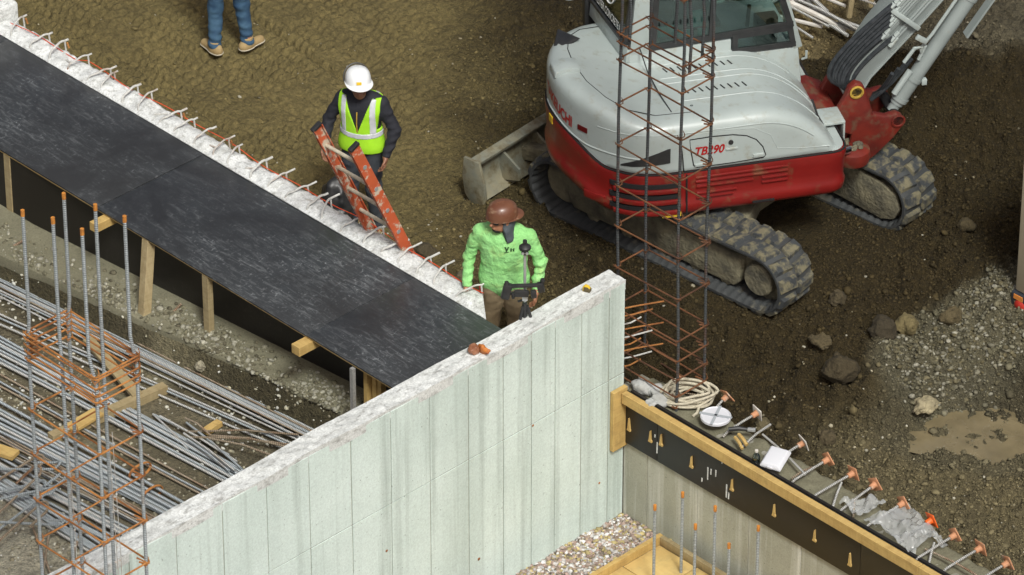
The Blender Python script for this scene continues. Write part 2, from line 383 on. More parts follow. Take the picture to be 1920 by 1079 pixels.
# ================================================================== terrain
ICO_V = None
def ico():
    g = (1+5**.5)/2
    v = np.array([(-1,g,0),(1,g,0),(-1,-g,0),(1,-g,0),(0,-1,g),(0,1,g),(0,-1,-g),(0,1,-g),(g,0,-1),(g,0,1),(-g,0,-1),(-g,0,1)], float)
    v /= np.linalg.norm(v[0])
    f = np.array([(0,11,5),(0,5,1),(0,1,7),(0,7,10),(0,10,11),(1,5,9),(5,11,4),(11,10,2),(10,7,6),(7,1,8),(3,9,4),(3,4,2),(3,2,6),(3,6,8),(3,8,9),(4,9,5),(2,4,11),(6,2,10),(8,6,7),(9,8,1)])
    return v, f
def cframe(u, v): return 0.6947*u+0.7193*v, -0.7193*u+0.6947*v
def face_v(u): return -1.89+0.126*(u+4.53)
def height(u, v, fine=True):
    u = np.asarray(u, float); v = np.asarray(v, float); cx, cy = cframe(u, v)
    z = np.full(u.shape, -0.86)
    # dug strip along the right-hand wall
    low = sstep(-0.2, 1.0, u)*sstep(2.7, 1.2, v); z = z-0.38*low
    z = z-0.30*sstep(1.5, 3.2, u)*sstep(3.8, 2.6, v)*(1-low)
    # bank behind the machine
    crest = 4.25+0.12*np.sin(cx*1.7)
    w = sstep(1.3, 2.5, cx+0.25*np.sin(cy*2))
    z = z+w*0.62*np.where(cy < crest, sstep(crest-1.7, crest, cy), sstep(crest+0.75, crest, cy))
    z = z+0.22*sstep(2.9, 4.4, cx)*sstep(0.2, 2.2, cy)*sstep(4.4, 2.6, cy)
    # gravel pile by the trailer
    ax, ay = 3.72, 0.22; bx, by = 5.5, 1.50; dx, dy = bx-ax, by-ay; L2 = dx*dx+dy*dy
    tt = np.clip(((cx-ax)*dx+(cy-ay)*dy)/L2, 0, 1.3); dd = np.hypot(cx-ax-tt*dx, cy-ay-tt*dy)
    z = z+(0.10+0.28*np.clip(tt, 0, 1))*np.exp(-(dd/0.42)**2)
    pu = np.hypot((cx-4.25)/0.85, (cy+0.42)/0.46); bowl = sstep(1.15, 0.7, pu); z = z*(1-bowl)+(-1.27)*bowl
    # soft humps and clods
    if fine:
        nz = fbm(u*1.3, v*1.3, oct=3, seed=3)-0.5; z = z+0.14*nz
        rough = 0.12+0.88*sstep(-0.9, 0.5, cx)
        trk = 1-sstep(-1.5, -0.4, cx+0.4*(fbm(u*1.5, v*1.5, oct=2, seed=8)-0.5)+0.15*(3.5-cy)*sstep(3.5, 1.5, cy))
        trk = trk*sstep(0.15, 0.5, v)
        z = z+0.19*rough*(fbm(u*5.5, v*5.5, oct=3, seed=21)-0.5)+0.075*(0.35+rough)*(fbm(u*20, v*20, oct=2, seed=31)-0.5)
        # machine track prints: lanes along X, bars across, staggered halves
        vv = v+0.05*u+0.05*np.sin(u*1.1); lane = np.floor(vv/0.17); fr = vv/0.17-lane
        ph = u/0.105+0.5*(lane % 2)+0.25*np.sin(lane*2.3)+0.35*(fr-0.5)*np.where(lane % 2 == 0, 1, -1)+1.1*(fbm(u*3.1, v*3.1, oct=2, seed=47)-0.5)
        bar = sstep(-0.05, 0.25, np.sin(2*np.pi*ph))*sstep(0.0, 0.20, fr)*sstep(1.0, 0.80, fr)
        fade = sstep(0.34, 0.62, fbm(u*1.7+5, v*1.7, oct=3, seed=44))
        z = z+trk*(0.046*(bar-0.5)*(0.15+0.85*fade)+0.02*(fbm(u*9, v*9, oct=3, seed=48)-0.5)-0.016*np.exp(-(np.minimum(fr, 1-fr)/0.10)**2)*(lane % 3 == 0))
        z = z-trk*0.05*np.exp(-((vv-0.62)/0.03)**2)-trk*0.05*np.exp(-((vv-2.05)/0.035)**2)-trk*0.03*np.exp(-((vv-1.3)/0.03)**2)-trk*0.035*np.exp(-((vv-2.9)/0.04)**2)-trk*0.035*np.exp(-((vv-3.9)/0.04)**2)
    # keep the soil level below the machine
    uc = sstep(1.75, 1.25, np.hypot((u+0.42)/1.15, v-3.18)); z = z*(1-uc)+(-0.862+(z+0.86)*0.25)*uc
    # pits
    left = (u < 0.53) & (v < -0.37)
    d = face_v(u)-v
    zl = -0.885+0.23*sstep(0.52, 0.37, d)-0.12*sstep(0.36, 0.30, d)
    if fine: zl = zl+0.05*(fbm(u*3, v*3, oct=3, seed=51)-0.5)+0.02*(fbm(u*20, v*20, oct=2, seed=52)-0.5)
    z = np.where(left, zl, z)
    right = (u >= 0.53) & (v < 0.90)
    zr = np.full(u.shape, -2.46)
    if fine: zr = zr+0.05*(fbm(u*4, v*4, oct=3, seed=61)-0.5)
    z = np.where(right, zr, z)
    return z
def soil_colour(u, v):
    cx, cy = cframe(u, v)
    n = fbm(u*1.2, v*1.2, oct=3, seed=71)-0.5
    dry = np.array([0.140, 0.112, 0.046]); dark = np.array([0.036, 0.026, 0.0092]); mid = np.array([0.085, 0.065, 0.028])
    grey = np.array([0.11, 0.10, 0.062]); pit = np.array([0.15, 0.132, 0.085]); tan = np.array([0.21, 0.165, 0.08])
    wet = sstep(-1.0, 0.9, cx+1.3*n+0.10*(cy-3))[..., None]
    c = dry*(1-wet)+dark*wet
    a = (sstep(-1.3, -0.5, cx)*sstep(0.7, -0.2, cx)*sstep(3.4, 1.6, cy+n))[..., None]*0.6; c = c*(1-a)+mid*a
    a = (sstep(4.3, 4.9, cy+0.9*n)*sstep(1.4, 2.2, cx)*sstep(3.6, 2.9, cx+n))[..., None]; c = c*(1-a)+tan*a
    a = (sstep(4.2, 4.9, cy+1.4*n)*sstep(3.2, 3.6, cx))[..., None]*0.8; c = c*(1-a)+np.array([0.13, 0.115, 0.075])*a
    a = (sstep(2.0, 3.0, cx+1.2*n)*sstep(0.1, -0.9, cy+n))[..., None]; c = c*(1-a)+np.array([0.125, 0.105, 0.056])*a
    a = (sstep(0.02, 0.12, (u > 0.6)*(v-0.8)*0+0.07+0.0*u)*0)[..., None]; c = c*(1-a)
    ax, ay = 3.72, 0.22; bx, by = 5.5, 1.50; dx, dy = bx-ax, by-ay; L2 = dx*dx+dy*dy
    tt = np.clip(((cx-ax)*dx+(cy-ay)*dy)/L2, 0, 1.3); dd = np.hypot(cx-ax-tt*dx, cy-ay-tt*dy)+0.35*n
    a = sstep(0.62, 0.35, dd)[..., None]; c = c*(1-a)+grey*a
    pu = np.hypot((cx-4.25)/0.85, (cy+0.42)/0.46); a = (sstep(1.55, 1.15, pu+0.5*n))[..., None]*0.5; c = c*(1-a)+np.array([0.085, 0.078, 0.05])*a
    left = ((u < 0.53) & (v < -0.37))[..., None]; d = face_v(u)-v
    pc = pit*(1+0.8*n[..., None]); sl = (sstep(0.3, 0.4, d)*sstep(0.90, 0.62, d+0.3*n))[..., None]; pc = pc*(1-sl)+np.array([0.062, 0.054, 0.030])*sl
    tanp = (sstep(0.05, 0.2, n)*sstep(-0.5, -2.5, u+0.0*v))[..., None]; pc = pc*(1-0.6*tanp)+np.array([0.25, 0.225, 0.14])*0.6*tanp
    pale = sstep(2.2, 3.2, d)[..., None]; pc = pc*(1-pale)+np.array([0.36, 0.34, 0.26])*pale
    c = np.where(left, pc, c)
    right = ((u >= 0.53) & (v < 0.90))[..., None]; c = np.where(right, np.array([0.24, 0.21, 0.17])+0*c, c)
    return c
def terrain():
    fx = np.concatenate([np.linspace(-90, -12, 14), np.linspace(-10.5, -5.3, 14), np.arange(-5.2, 5.2, 0.019), np.linspace(5.3, 10, 12), np.linspace(12, 90, 14)])
    fy = np.concatenate([np.linspace(-40, -9, 12), np.linspace(-8, -4.7, 9), np.arange(-4.6, 6.4, 0.021), np.linspace(6.8, 11, 12), np.linspace(13, 120, 16)])
    CX, CY = np.meshgrid(fx, fy, indexing='ij')
    U = 0.6947*CX-0.7193*CY; V = 0.7193*CX+0.6947*CY
    Z = height(U, V); P = np.stack([U, V, Z], -1).reshape(-1, 3)
    nx, ny = len(fx), len(fy); I = np.arange(nx*ny).reshape(nx, ny)
    F = np.stack([I[:-1,:-1], I[1:,:-1], I[1:,1:], I[:-1,1:]], -1).reshape(-1, 4)
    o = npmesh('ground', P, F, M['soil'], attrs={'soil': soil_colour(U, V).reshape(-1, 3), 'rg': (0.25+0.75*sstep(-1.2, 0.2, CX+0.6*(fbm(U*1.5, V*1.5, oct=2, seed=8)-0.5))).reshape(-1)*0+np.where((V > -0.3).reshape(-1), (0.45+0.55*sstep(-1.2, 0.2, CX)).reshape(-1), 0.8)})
    tag(o, 'brown earth of the building site with pits and machine track prints', 'ground', kind='structure')
terrain()
def octa(): return np.array([(1,0,0),(-1,0,0),(0,1,0),(0,-1,0),(0,0,1),(0,0,-1)], float), np.array([(0,2,4),(2,1,4),(1,3,4),(3,0,4),(2,0,5),(1,2,5),(3,1,5),(0,3,5)])
def scatter(name, label, cat, U, V, S, tint, zfun=None, flat=0.7, sink=0.25, mt='stones', base=ico):
    n = len(U); bv, bf = base(); nb = len(bv); Z = height(U, V) if zfun is None else zfun(U, V)
    sc = S[:, None]*(0.65+0.7*RNG.random((n, 3))); sc[:, 2] *= flat
    pts = bv[None]*(0.78+0.44*RNG.random((n, nb, 1)))*sc[:, None, :]
    a = RNG.random(n)*6.283; t = RNG.normal(0, 0.4, n); ca, sa, ct, st = np.cos(a), np.sin(a), np.cos(t), np.sin(t)
    y = pts[..., 1]*ct[:, None]-pts[..., 2]*st[:, None]; zz = pts[..., 1]*st[:, None]+pts[..., 2]*ct[:, None]; x = pts[..., 0]
    X = x*ca[:, None]-y*sa[:, None]+U[:, None]; Y = x*sa[:, None]+y*ca[:, None]+V[:, None]; Z = zz+Z[:, None]+(S*flat*(0.6-sink))[:, None]
    P = np.stack([X, Y, Z], -1).reshape(-1, 3); F = (bf[None]+nb*np.arange(n)[:, None, None]).reshape(-1, 3)
    tint = np.repeat(tint, nb, axis=0)
    o = npmesh(name, P, F, M[mt], smooth=False, attrs={'tint': tint}); tag(o, label, cat, kind='stuff'); return o
def tints(n, cols, jit=0.25):
    c = np.array(cols)[RNG.integers(0, len(cols), n)]; return c*(1+jit*(RNG.random((n, 1))*2-1))
def pick(n, lo, hi, cond):
    cx = RNG.uniform(lo[0], hi[0], n); cy = RNG.uniform(lo[1], hi[1], n)
    u = 0.6947*cx-0.7193*cy; v = 0.7193*cx+0.6947*cy; k = cond(u, v, cx, cy); return u[k], v[k]
# earth clods over the dirt
u, v = pick(20000, (-4.6, -3.2), (4.7, 6.0), lambda u, v, cx, cy: (v > np.where(u > 0.5, 1.12, -0.2)) & (RNG.random(len(u)) < 0.03+0.97*sstep(-0.9, 0.4, cx)) & (np.hypot((u+0.42)/1.3, v-3.18) > 0.9))
s = 0.006+0.018*RNG.random(len(u))**3+0.03*(RNG.random(len(u)) < 0.05)*RNG.random(len(u))
c = soil_colour(u, v)*(0.8+0.8*RNG.random((len(u), 1)))
scatter('clods', 'loose crumbs and clods of brown earth over the dirt', 'earth clods', u, v, s, c)
u, v = pick(120000, (-4.6, -3.2), (4.7, 5.6), lambda u, v, cx, cy: (v > np.where(u > 0.5, 1.12, -0.2)) & (RNG.random(len(u)) < 0.02+0.98*sstep(-0.9, 0.5, cx)) & (np.hypot((u+0.42)/1.3, v-3.18) > 0.7))
s = 0.005+0.014*RNG.random(len(u))**2.5
c = soil_colour(u, v)*(0.75+0.7*RNG.random((len(u), 1)))
scatter('soil_crumbs', 'fine crumbs of soil covering the churned dirt', 'soil crumbs', u, v, s, c, base=octa, flat=0.8)
# pale pebbles among the dirt
u, v = pick(5200, (-4.6, -3.2), (4.7, 6.0), lambda u, v, cx, cy: (v > np.where(u > 0.5, 1.12, -0.2)) & (RNG.random(len(u)) < 0.10+0.5*np.exp(-((cx+0.7)/0.5)**2)*(cy < 2.6)+0.5*(cx > 2.2)*(cy < 0.3)))
s = 0.006+0.012*RNG.random(len(u))**2
scatter('pebbles', 'small pale pebbles strewn over the dirt', 'pebbles', u, v, s, tints(len(u), [(0.30, 0.27, 0.19), (0.22, 0.19, 0.12), (0.36, 0.34, 0.27), (0.17, 0.15, 0.10)]))
# gravel heap by the trailer
def near_pile(cx, cy, w):
    ax, ay = 3.72, 0.22; bx, by = 5.5, 1.50; dx, dy = bx-ax, by-ay; L2 = dx*dx+dy*dy
    tt = np.clip(((cx-ax)*dx+(cy-ay)*dy)/L2, 0, 1.3); return np.hypot(cx-ax-tt*dx, cy-ay-tt*dy) < w
u, v = pick(16000, (2.6, -0.8), (5.4, 2.2), lambda u, v, cx, cy: near_pile(cx, cy, 0.28+0.28*RNG.random(len(u))))
s = 0.007+0.022*RNG.random(len(u))**3
scatter('gravel_heap', 'heap of grey crushed gravel beside the beige trailer', 'gravel', u, v, s, tints(len(u), [(0.12, 0.112, 0.075), (0.16, 0.15, 0.105), (0.09, 0.082, 0.05), (0.12, 0.105, 0.06), (0.15, 0.14, 0.10), (0.10, 0.085, 0.045), (0.24, 0.23, 0.18)]))
# gravel in the bar pit
u, v = pick(14000, (-4.8, -3.6), (1.2, 2.4), lambda u, v, cx, cy: (u < 0.42) & (face_v(u)-v > 0.30) & (RNG.random(len(u)) < 0.25+0.75*sstep(0.4, 0.65, fbm(u*1.8, v*1.8, oct=2, seed=91))))
s = 0.006+0.015*RNG.random(len(u))**2
scatter('pit_gravel', 'pale gravel strewn on the floor of the bar pit', 'gravel', u, v, s, tints(len(u), [(0.46, 0.45, 0.37), (0.34, 0.32, 0.23), (0.55, 0.55, 0.50), (0.25, 0.23, 0.16), (0.18, 0.16, 0.11)]))
# crushed stone at the foot of the pale wall
u = RNG.uniform(0.64, 1.5, 9000); v = RNG.uniform(-1.9, 0.74, 9000); k = (u-0.64 < 0.62+0.25*RNG.random(9000)+0.3*(v > 0.2)); u, v = u[k], v[k]
s = 0.008+0.020*RNG.random(len(u))**2
scatter('crushed_stone', 'whitish crushed stone along the foot of the pale wall', 'gravel', u, v, s, tints(len(u), [(0.46, 0.44, 0.42), (0.33, 0.27, 0.23), (0.58, 0.58, 0.57), (0.28, 0.22, 0.17), (0.40, 0.33, 0.16), (0.35, 0.26, 0.22)]))
# ================================================================== pale wall with form-panel marks
wl = thing('concrete_wall', 'pale grey-green concrete wall with vertical form marks, behind it the black deck', 'wall', (0.43, 0.75, -2.6))
WT = 0.04
def wl_local(mb, name, m, parent=wl, **k): return mb.build(name, m, parent, M=Matrix.Translation((-0.43, -0.75, 2.6)), **k)
m = MB(); m.span((0.43, -8.0, -2.6), (0.632, 0.75, WT-0.055)); wl_local(m, 'core', M['conc_joint'])
# uneven top slab of rough concrete
def topf(i, j):
    skirt_ = i < 0.01 or i > 0.99; i = min(1, max(0, (i*12-1)/10)); y = -8.0+8.752*j; x = 0.428+0.212*i; n = float(fbm(np.array(x*16), np.array(y*16), oct=3, seed=5)); 
    dip = 0.008*math.sin(y*1.9)+0.006*math.sin(y*4.3+1)
    e = 1 if 0.02 < i < 0.98 else 0.3
    return (x+ (0.004*math.sin(y*7) if i > 0.9 else 0), y, (WT+dip+0.026*(n-0.5)*e) if not skirt_ else WT-0.10)
m = MB(); m.grid(topf, 13, 700); b = len(m.v)
m.span((0.432, -8.0, WT-0.10), (0.634, 0.750, WT-0.06)); wl_local(m, 'rough_top', M['conc_top'], ang=60)
m = MB(); r_ = random.Random(4)
wl_rows = [(-2.6, -0.94), (-0.934, WT-0.03)]
vj = [0.75, 0.555, 0.22, -0.10, -0.385, -0.72, -1.13, -1.58, -2.03, -2.48, -2.95, -3.42, -3.9, -4.4, -4.9, -5.4, -5.9, -6.4, -6.9, -7.4, -8.0]
for a, bb in zip(vj[:-1], vj[1:]):
    for q, (z0, z1) in enumerate(wl_rows):
        pr = 0.640+r_.uniform(-0.0015, 0.0025)
        if a > 0.7 and q == 1: pr = 0.637
        m = MB(); m.span((0.60, bb+0.005, z0+0.003), (pr, a-0.005, z1)); wl_local(m, 'panel', M['conc'], bevel=0.002, smooth=False)
for (y, z, rr) in ((-1.02, -2.05, 0.016), (-0.37, -0.95, 0.013), (-2.1, -1.4, 0.014), (0.45, -1.98, 0.012), (-3.1, -1.35, 0.015)):
    m = MB(); m.lathe([(0, -0.004), (rr*0.6, -0.003), (rr, 0.003), (rr*0.7, 0.006), (0, 0.006)], 10, Matrix.Translation((0.641, y, z)) @ Matrix.Rotation(R(90), 4, 'Y')); wl_local(m, 'tie_hole_plug', M['tie'])
# ================================================================== white strip wall with bar hoops
st = thing('strip_wall', 'white dusty concrete strip with a row of bent bar hoops', 'wall', (-3, -0.375, -1.3))
def st_b(mb, name, m_, **k): return mb.build(name, m_, st, M=Matrix.Translation((3, 0.375, 1.3)), **k)
m = MB(); m.prism([(-8.5, -0.5), (0.20, -0.5), (-0.12, -0.25), (-8.5, -0.25)], -1.3, -0.02, lambda a, b_, t: (a, b_, t)); st_b(m, 'core', M['conc_strip'])
def stf(i, j):
    y = -0.502+0.256*i; ue = 0.20-0.32*i; x = -8.5+(ue+8.5)*j
    n = float(fbm(np.array(x*11), np.array(y*11), oct=4, seed=15)); n2 = float(fbm(np.array(x*2.2), np.array(y*4.0), oct=2, seed=16))
    edge = (0.022*(n2-0.5)+0.02*(n-0.5)) if i > 0.97 else 0
    hump = 0.03*math.sin(math.pi*i)
    return (x, y+edge*1.4, 0.004+(0.05*(n-0.5)+0.03*(n2-0.5)+hump)*min(1, i*6)+(-0.03 if i > 0.97 else 0)*1.0)
m = MB(); m.grid(stf, 14, 620); st_b(m, 'lumpy_top', M['conc_strip'], ang=80, fixn=False)
hp = [(0.03,0.03),(20,62),(68,90),(107,122),(148,150),(186,182),(225,212),(262,240),(304,262),(342,288),(382,310),(424,340),(466,368),(505,398),(548,428),(556,383),(590,408),(636,440),(680,470),(722,505),(765,540),(806,572)]
U0 = -6.7; k = 0
while U0 < 0.05:
    # hoop: a bar bent over, one leg near the deck, the other at the outer edge
    yaw = random.uniform(-0.5, 0.5); hh = random.uniform(0.075, 0.125); sk = random.uniform(-0.04, 0.07)
    pts = []
    for q in range(11):
        t_ = q/10; yy = -0.465+0.20*t_**1.5; zz = hh*math.sin(min(1, t_*1.5)*math.pi/2)-0.02*max(0, t_-0.7)
        pts.append((U0+sk*t_+yaw*0.2*t_, yy, 0.0+zz+0.012*math.sin(t_*9)))
    x1, y1, z1 = pts[-1]; pts = [(U0, -0.468, -0.05)]+pts
    ext = random.choice([0.03, 0.06, 0.09]); pts.append((x1+0.02, y1+ext, z1+0.015))
    m = MB(); m.tube(pts, random.uniform(0.008, 0.0115), 7); 
    if random.random() < 0.75: m.tube([(x1, y1, z1-0.005), (x1+0.005, y1+0.012, -0.06)], 0.0085, 7)
    st_b(m, 'bar_hoop', M['hoop'])
    if random.random() < 0.35:
        m = MB(); m.tube([(x1+0.03, y1+0.005, z1-0.01), (x1+0.034, y1+0.02, z1-0.07)], 0.009, 7); st_b(m, 'rusty_bar_end', M['tie'])
    if random.random() < 0.45:
        m = MB(); m.tube([(U0-0.12, -0.38+random.uniform(-.05,.05), 0.03), (U0-0.04, -0.34+random.uniform(-.05,.05), 0.035)], 0.008, 6); st_b(m, 'cross_bar', M['hoop'])
    U0 += random.uniform(0.20, 0.31)
# block at the far end of the strip
p = at(18, 45, 0.0); b = thing('concrete_block', 'pale concrete block with a stub of bar at the far end of the strip', 'block', (p.x-0.25, -0.30, -0.9))
m = MB(); m.span((-0.35, -0.28, 0), (0.22, 0.13, 1.07)); m.build('block', M['conc_top'], b, bevel=0.03)
m = MB(); m.tube([(0.03, 0.02, 1.0), (0.03, 0.02, 1.25)], 0.012, 8); m.build('bar_stub', M['bar_dark'], b)
# red string line along the outer edge
pts = []
for i in range(90):
    x = -6.8+i*0.0755; pts.append((x, -0.262+0.02*math.sin(x*3)+(0.06 if x < -5.4 else 0)*(-1), 0.035+0.012*math.sin(x*7)))
m = MB(); m.tube(pts, 0.0042, 5); o = m.build('string_line', mat('red_string', (0.62, 0.07, 0.02), rough=0.7)); tag(o, 'thin red string line along the outer edge of the white strip', 'string')
# ================================================================== black form deck
dk = thing('form_deck', 'black film-faced plywood deck on timber posts beside the white strip', 'formwork', (-3, -1.1, -0.65))
def dk_b(mb, name, m_, **k): return mb.build(name, m_, dk, M=Matrix.Translation((3, 1.1, 0.65)), **k)
for (a, b_, dz) in ((-8.6, -6.21, -0.001), (-6.205, -3.463, 0.002), (-3.457, -0.703, -0.001), (-0.697, 0.424, 0.0015)):
    m = MB(); m.span((a, -1.765, -0.018+dz), (b_, -0.504, 0.0+dz)); dk_b(m, 'panel', M['deck'], bevel=0.002)
m = MB(); m.span((-8.6, -1.758, -0.032), (0.42, -0.51, -0.020)); dk_b(m, 'underlay', M['ply'])
m = MB(); fa = (-8.5, face_v(-8.5)); fb = (0.42, face_v(0.42))
m.prism([(fa[0], max(fa[1], -1.74)), (-5.0, -1.75), (-4.4, -1.745), (fb[0], fb[1]), (fb[0], fb[1]+0.03), (-4.4, -1.70), (fa[0], -1.70)], -0.66, -0.034, lambda a, b_, t: (a, b_, t)); dk_b(m, 'form_face', M['form_dark'])
def post(px, py, zb, w, h, label=None, tilt=0.0, mt='wood_old'):
    p = at(px, py, -0.02); yy = -1.757+h/2; q_ = at(*zb) if hasattr(zb, '__len__') else Vector((p.x, yy, zb)); m = MB(); m.beam((p.x, yy, -0.036), (q_.x, q_.y, q_.z), w, h, (0, 1, 0)); return dk_b(m, 'post', M[mt], bevel=0.003, smooth=False)
post(9, 290, -0.66, 0.085, 0.05); post(262, 452, (268, 640, -0.86), 0.085, 0.085); post(371, 521, -0.66, 0.075, 0.06)
def joist(px, py, ln=0.16, w=0.085, hgt=0.085):
    p = at(px, py, -0.09); m = MB(); m.span((p.x-w/2, -1.76-ln, -0.036-hgt), (p.x+w/2, -0.6, -0.036)); return dk_b(m, 'joist', M['wood'], bevel=0.003, smooth=False)
joist(208, 412); joist(590, 640, 0.15, 0.10, 0.09)
p = at(661, 690, -0.03); m = MB(); m.span((p.x-0.018, p.y-0.018, -0.95), (p.x+0.018, p.y+0.018, -0.034)); dk_b(m, 'steel_prop', M['bar_pale'])
for q, (px, py) in enumerate(((690, 722), (706, 726), (716, 730))):
    p = at(px, py, -0.25); m = MB(); m.span((p.x-0.022, p.y-0.03, -0.64), (p.x+0.022, p.y+0.03, -0.034)); dk_b(m, 'post', M['wood'])
# sandy footing ledge under the deck
m = MB(); m.prism([(-8.4, -2.35), (-4.5, -2.32), (0.42, face_v(0.42)-0.36), (0.42, -0.52), (-8.4, -0.52)], -0.95, -0.63, lambda a, b_, t: (a, b_, t+ (0.0)))
o = m.build('footing', M['conc_ledge'], bevel=0.03); tag(o, 'sandy concrete footing ledge below the black deck', 'footing')
# ================================================================== right-hand wall
rw = thing('retaining_wall', 'stained grey concrete wall under the black form board on the right', 'wall', (2.6, 0.75, -2.6))
def rw_b(mb, name, m_, **k): return mb.build(name, m_, rw, M=Matrix.Translation((-2.6, -0.75, 2.6)), **k)
m = MB(); m.span((0.44, 0.757, -2.6), (9.0, 1.08, -1.17)); rw_b(m, 'core', M['conc_joint'])
uj = [0.645, 0.94, 1.56, 2.18, 2.8, 3.42, 4.04, 4.66, 5.3, 6.0, 7.0, 9.0]
for a, b_ in zip(uj[:-1], uj[1:]):
    m = MB(); m.span((a+0.003, 0.748+random.uniform(-.002, .002), -2.6), (b_-0.003, 0.80, -1.16)); rw_b(m, 'panel', M['conc_wet'], bevel=0.002, smooth=False)
def rtf(i, j):
    x = 0.64+8.3*j; y = 0.78+0.36*i; n = float(fbm(np.array(x*9), np.array(y*9), oct=4, seed=25)); return (x, y, -1.155+0.06*(n-0.5)-0.05*(i > 0.95))
m = MB(); m.grid(rtf, 12, 300); rw_b(m, 'rough_top', M['conc_ledge'], ang=80)
fm = thing('wall_form', 'black form board with a yellow timber rail and wooden wedges', 'formwork', (2.6, 0.73, -1.6))
def fm_b(mb, name, m_, **k): return mb.build(name, m_, fm, M=Matrix.Translation((-2.6, -0.73, 1.6)), **k)
RZ = -1.085
for a, b_ in ((0.68, 1.083), (1.087, 3.5), (3.504, 5.9), (5.904, 8.5)):
    m = MB(); m.span((a, 0.722, RZ-0.565), (b_, 0.744, RZ-0.012)); fm_b(m, 'board', M['form_dark'], bevel=0.002)
for a, b_ in ((0.70, 4.2), (4.205, 8.5)):
    m = MB(); m.span((a, 0.655, RZ-0.105), (b_, 0.7205, RZ)); fm_b(m, 'rail', M['wood'], bevel=0.004, smooth=False)
m = MB(); m.span((0.722, 0.745, RZ-0.04), (8.5, 0.775, RZ-0.002)); fm_b(m, 'back_rail', M['form_dark'])
m = MB(); m.span((0.645, 0.57, RZ-0.60), (0.69, 0.745, RZ+0.03)); fm_b(m, 'end_block', M['wood'], bevel=0.005, smooth=False)
def wedge(px, py):
    # on the board's face (Y = 0.722): solve the height from the picture
    o_ = CAM.location; dv = _fw*FPX+_rt*(px-960)+_up*(539.5-py); t_ = (0.718-o_.y)/dv.y; p = o_+dv*t_; rj = random.uniform(-0.02, 0.02)
    m = MB(); m.prism([(-0.004, 0.065+rj*0.5), (0.005, 0.065), (0.012+rj*0.2, -0.035), (0.021, -0.045), (0.020, -0.062), (-0.021, -0.06), (-0.019, -0.045), (-0.013, -0.035)], -0.012, 0.004, lambda a, b_, t: (p.x+a, p.y+t, p.z+b_))
    fm_b(m, 'wedge', M['wood'])
for q in ((1180, 797), (1220, 818), (1240, 825), (1297, 866), (1373, 909), (1452, 957), (1528, 1004), (1594, 1050)): wedge(*q)

def onface(px, py, y):
    o_ = CAM.location; dv = _fw*FPX+_rt*(px-960)+_up*(539.5-py); t_ = (y-o_.y)/dv.y; return o_+dv*t_
for (px, py, h_) in ((1327, 888, 0.13), (1333, 885, 0.06), (1342, 888, 0.07), (1316, 900, 0.04), (1362, 921, 0.14), (1366, 930, 0.07), (1354, 862, 0.09), (1228, 818, 0.03), (1232, 840, 0.12)):
    p = onface(px, py, 0.7195); m = MB(); m.prism([(-0.006, -h_/2), (0.005, -h_/2), (0.008, h_/2), (-0.005, h_/2)], -0.002, 0.002, lambda a, b_, t: (p.x+a, p.y+t, p.z+b_)); fm_b(m, 'paint_drip', M['conc_top'])

u = RNG.uniform(-6.0, 0.40, 5200); dd_ = RNG.random(5200)**0.6*0.40; v = face_v(u)-dd_; k = (v < -1.45) & (RNG.random(5200) < 0.25+0.75*sstep(0.42, 0.62, fbm(u*1.6, v*4, oct=2, seed=97))); u, v = u[k], v[k]
scatter('ledge_rubble', 'loose grey rubble lying along the footing ledge', 'rubble', u, v, 0.006+0.022*RNG.random(len(u))**3, tints(len(u), [(0.22, 0.21, 0.15), (0.15, 0.14, 0.09), (0.30, 0.29, 0.23), (0.11, 0.10, 0.065)]), zfun=lambda a, b: np.full(len(a), -0.632))
# ================================================================== steel bars
def zat(u, v, py):
    lo, hi = -6.0, 14.0
    for _ in range(40):
        mid = (lo+hi)/2; d_ = Vector((u, v, mid))-CAM.location; y = 539.5-FPX*d_.dot(_up)/d_.dot(_fw)
        if y > py: lo = mid
        else: hi = mid
    return (lo+hi)/2
def stirrup(mb, x0, y0, x1, y1, z, r=0.008, rc=0.03, tail=0.09, flip=0, skew=0.0):
    pts = []
    for cx, cy, a0 in ((x1-rc, y1-rc, 0), (x0+rc, y1-rc, 90), (x0+rc, y0+rc, 180), (x1-rc, y0+rc, 270)):
        for k in range(4):
            a = R(a0+30*k); pts.append(Vector((cx+rc*math.cos(a), cy+rc*math.sin(a), z+skew*(cx-x0))))
    pts = pts[flip*4:]+pts[:flip*4]
    p0 = pts[0]; cen = Vector(((x0+x1)/2, (y0+y1)/2, z)); inw = (cen-p0).normalized(); inw.z = 0
    pts.append(pts[0]+Vector((0, 0, 0.008))); pts.append(pts[0]+inw*tail+Vector((0, 0, 0.03)))
    pts = [p0+inw*tail*0.9+Vector((0.015, 0, 0.0))]+pts
    mb.tube(pts, r, 6)
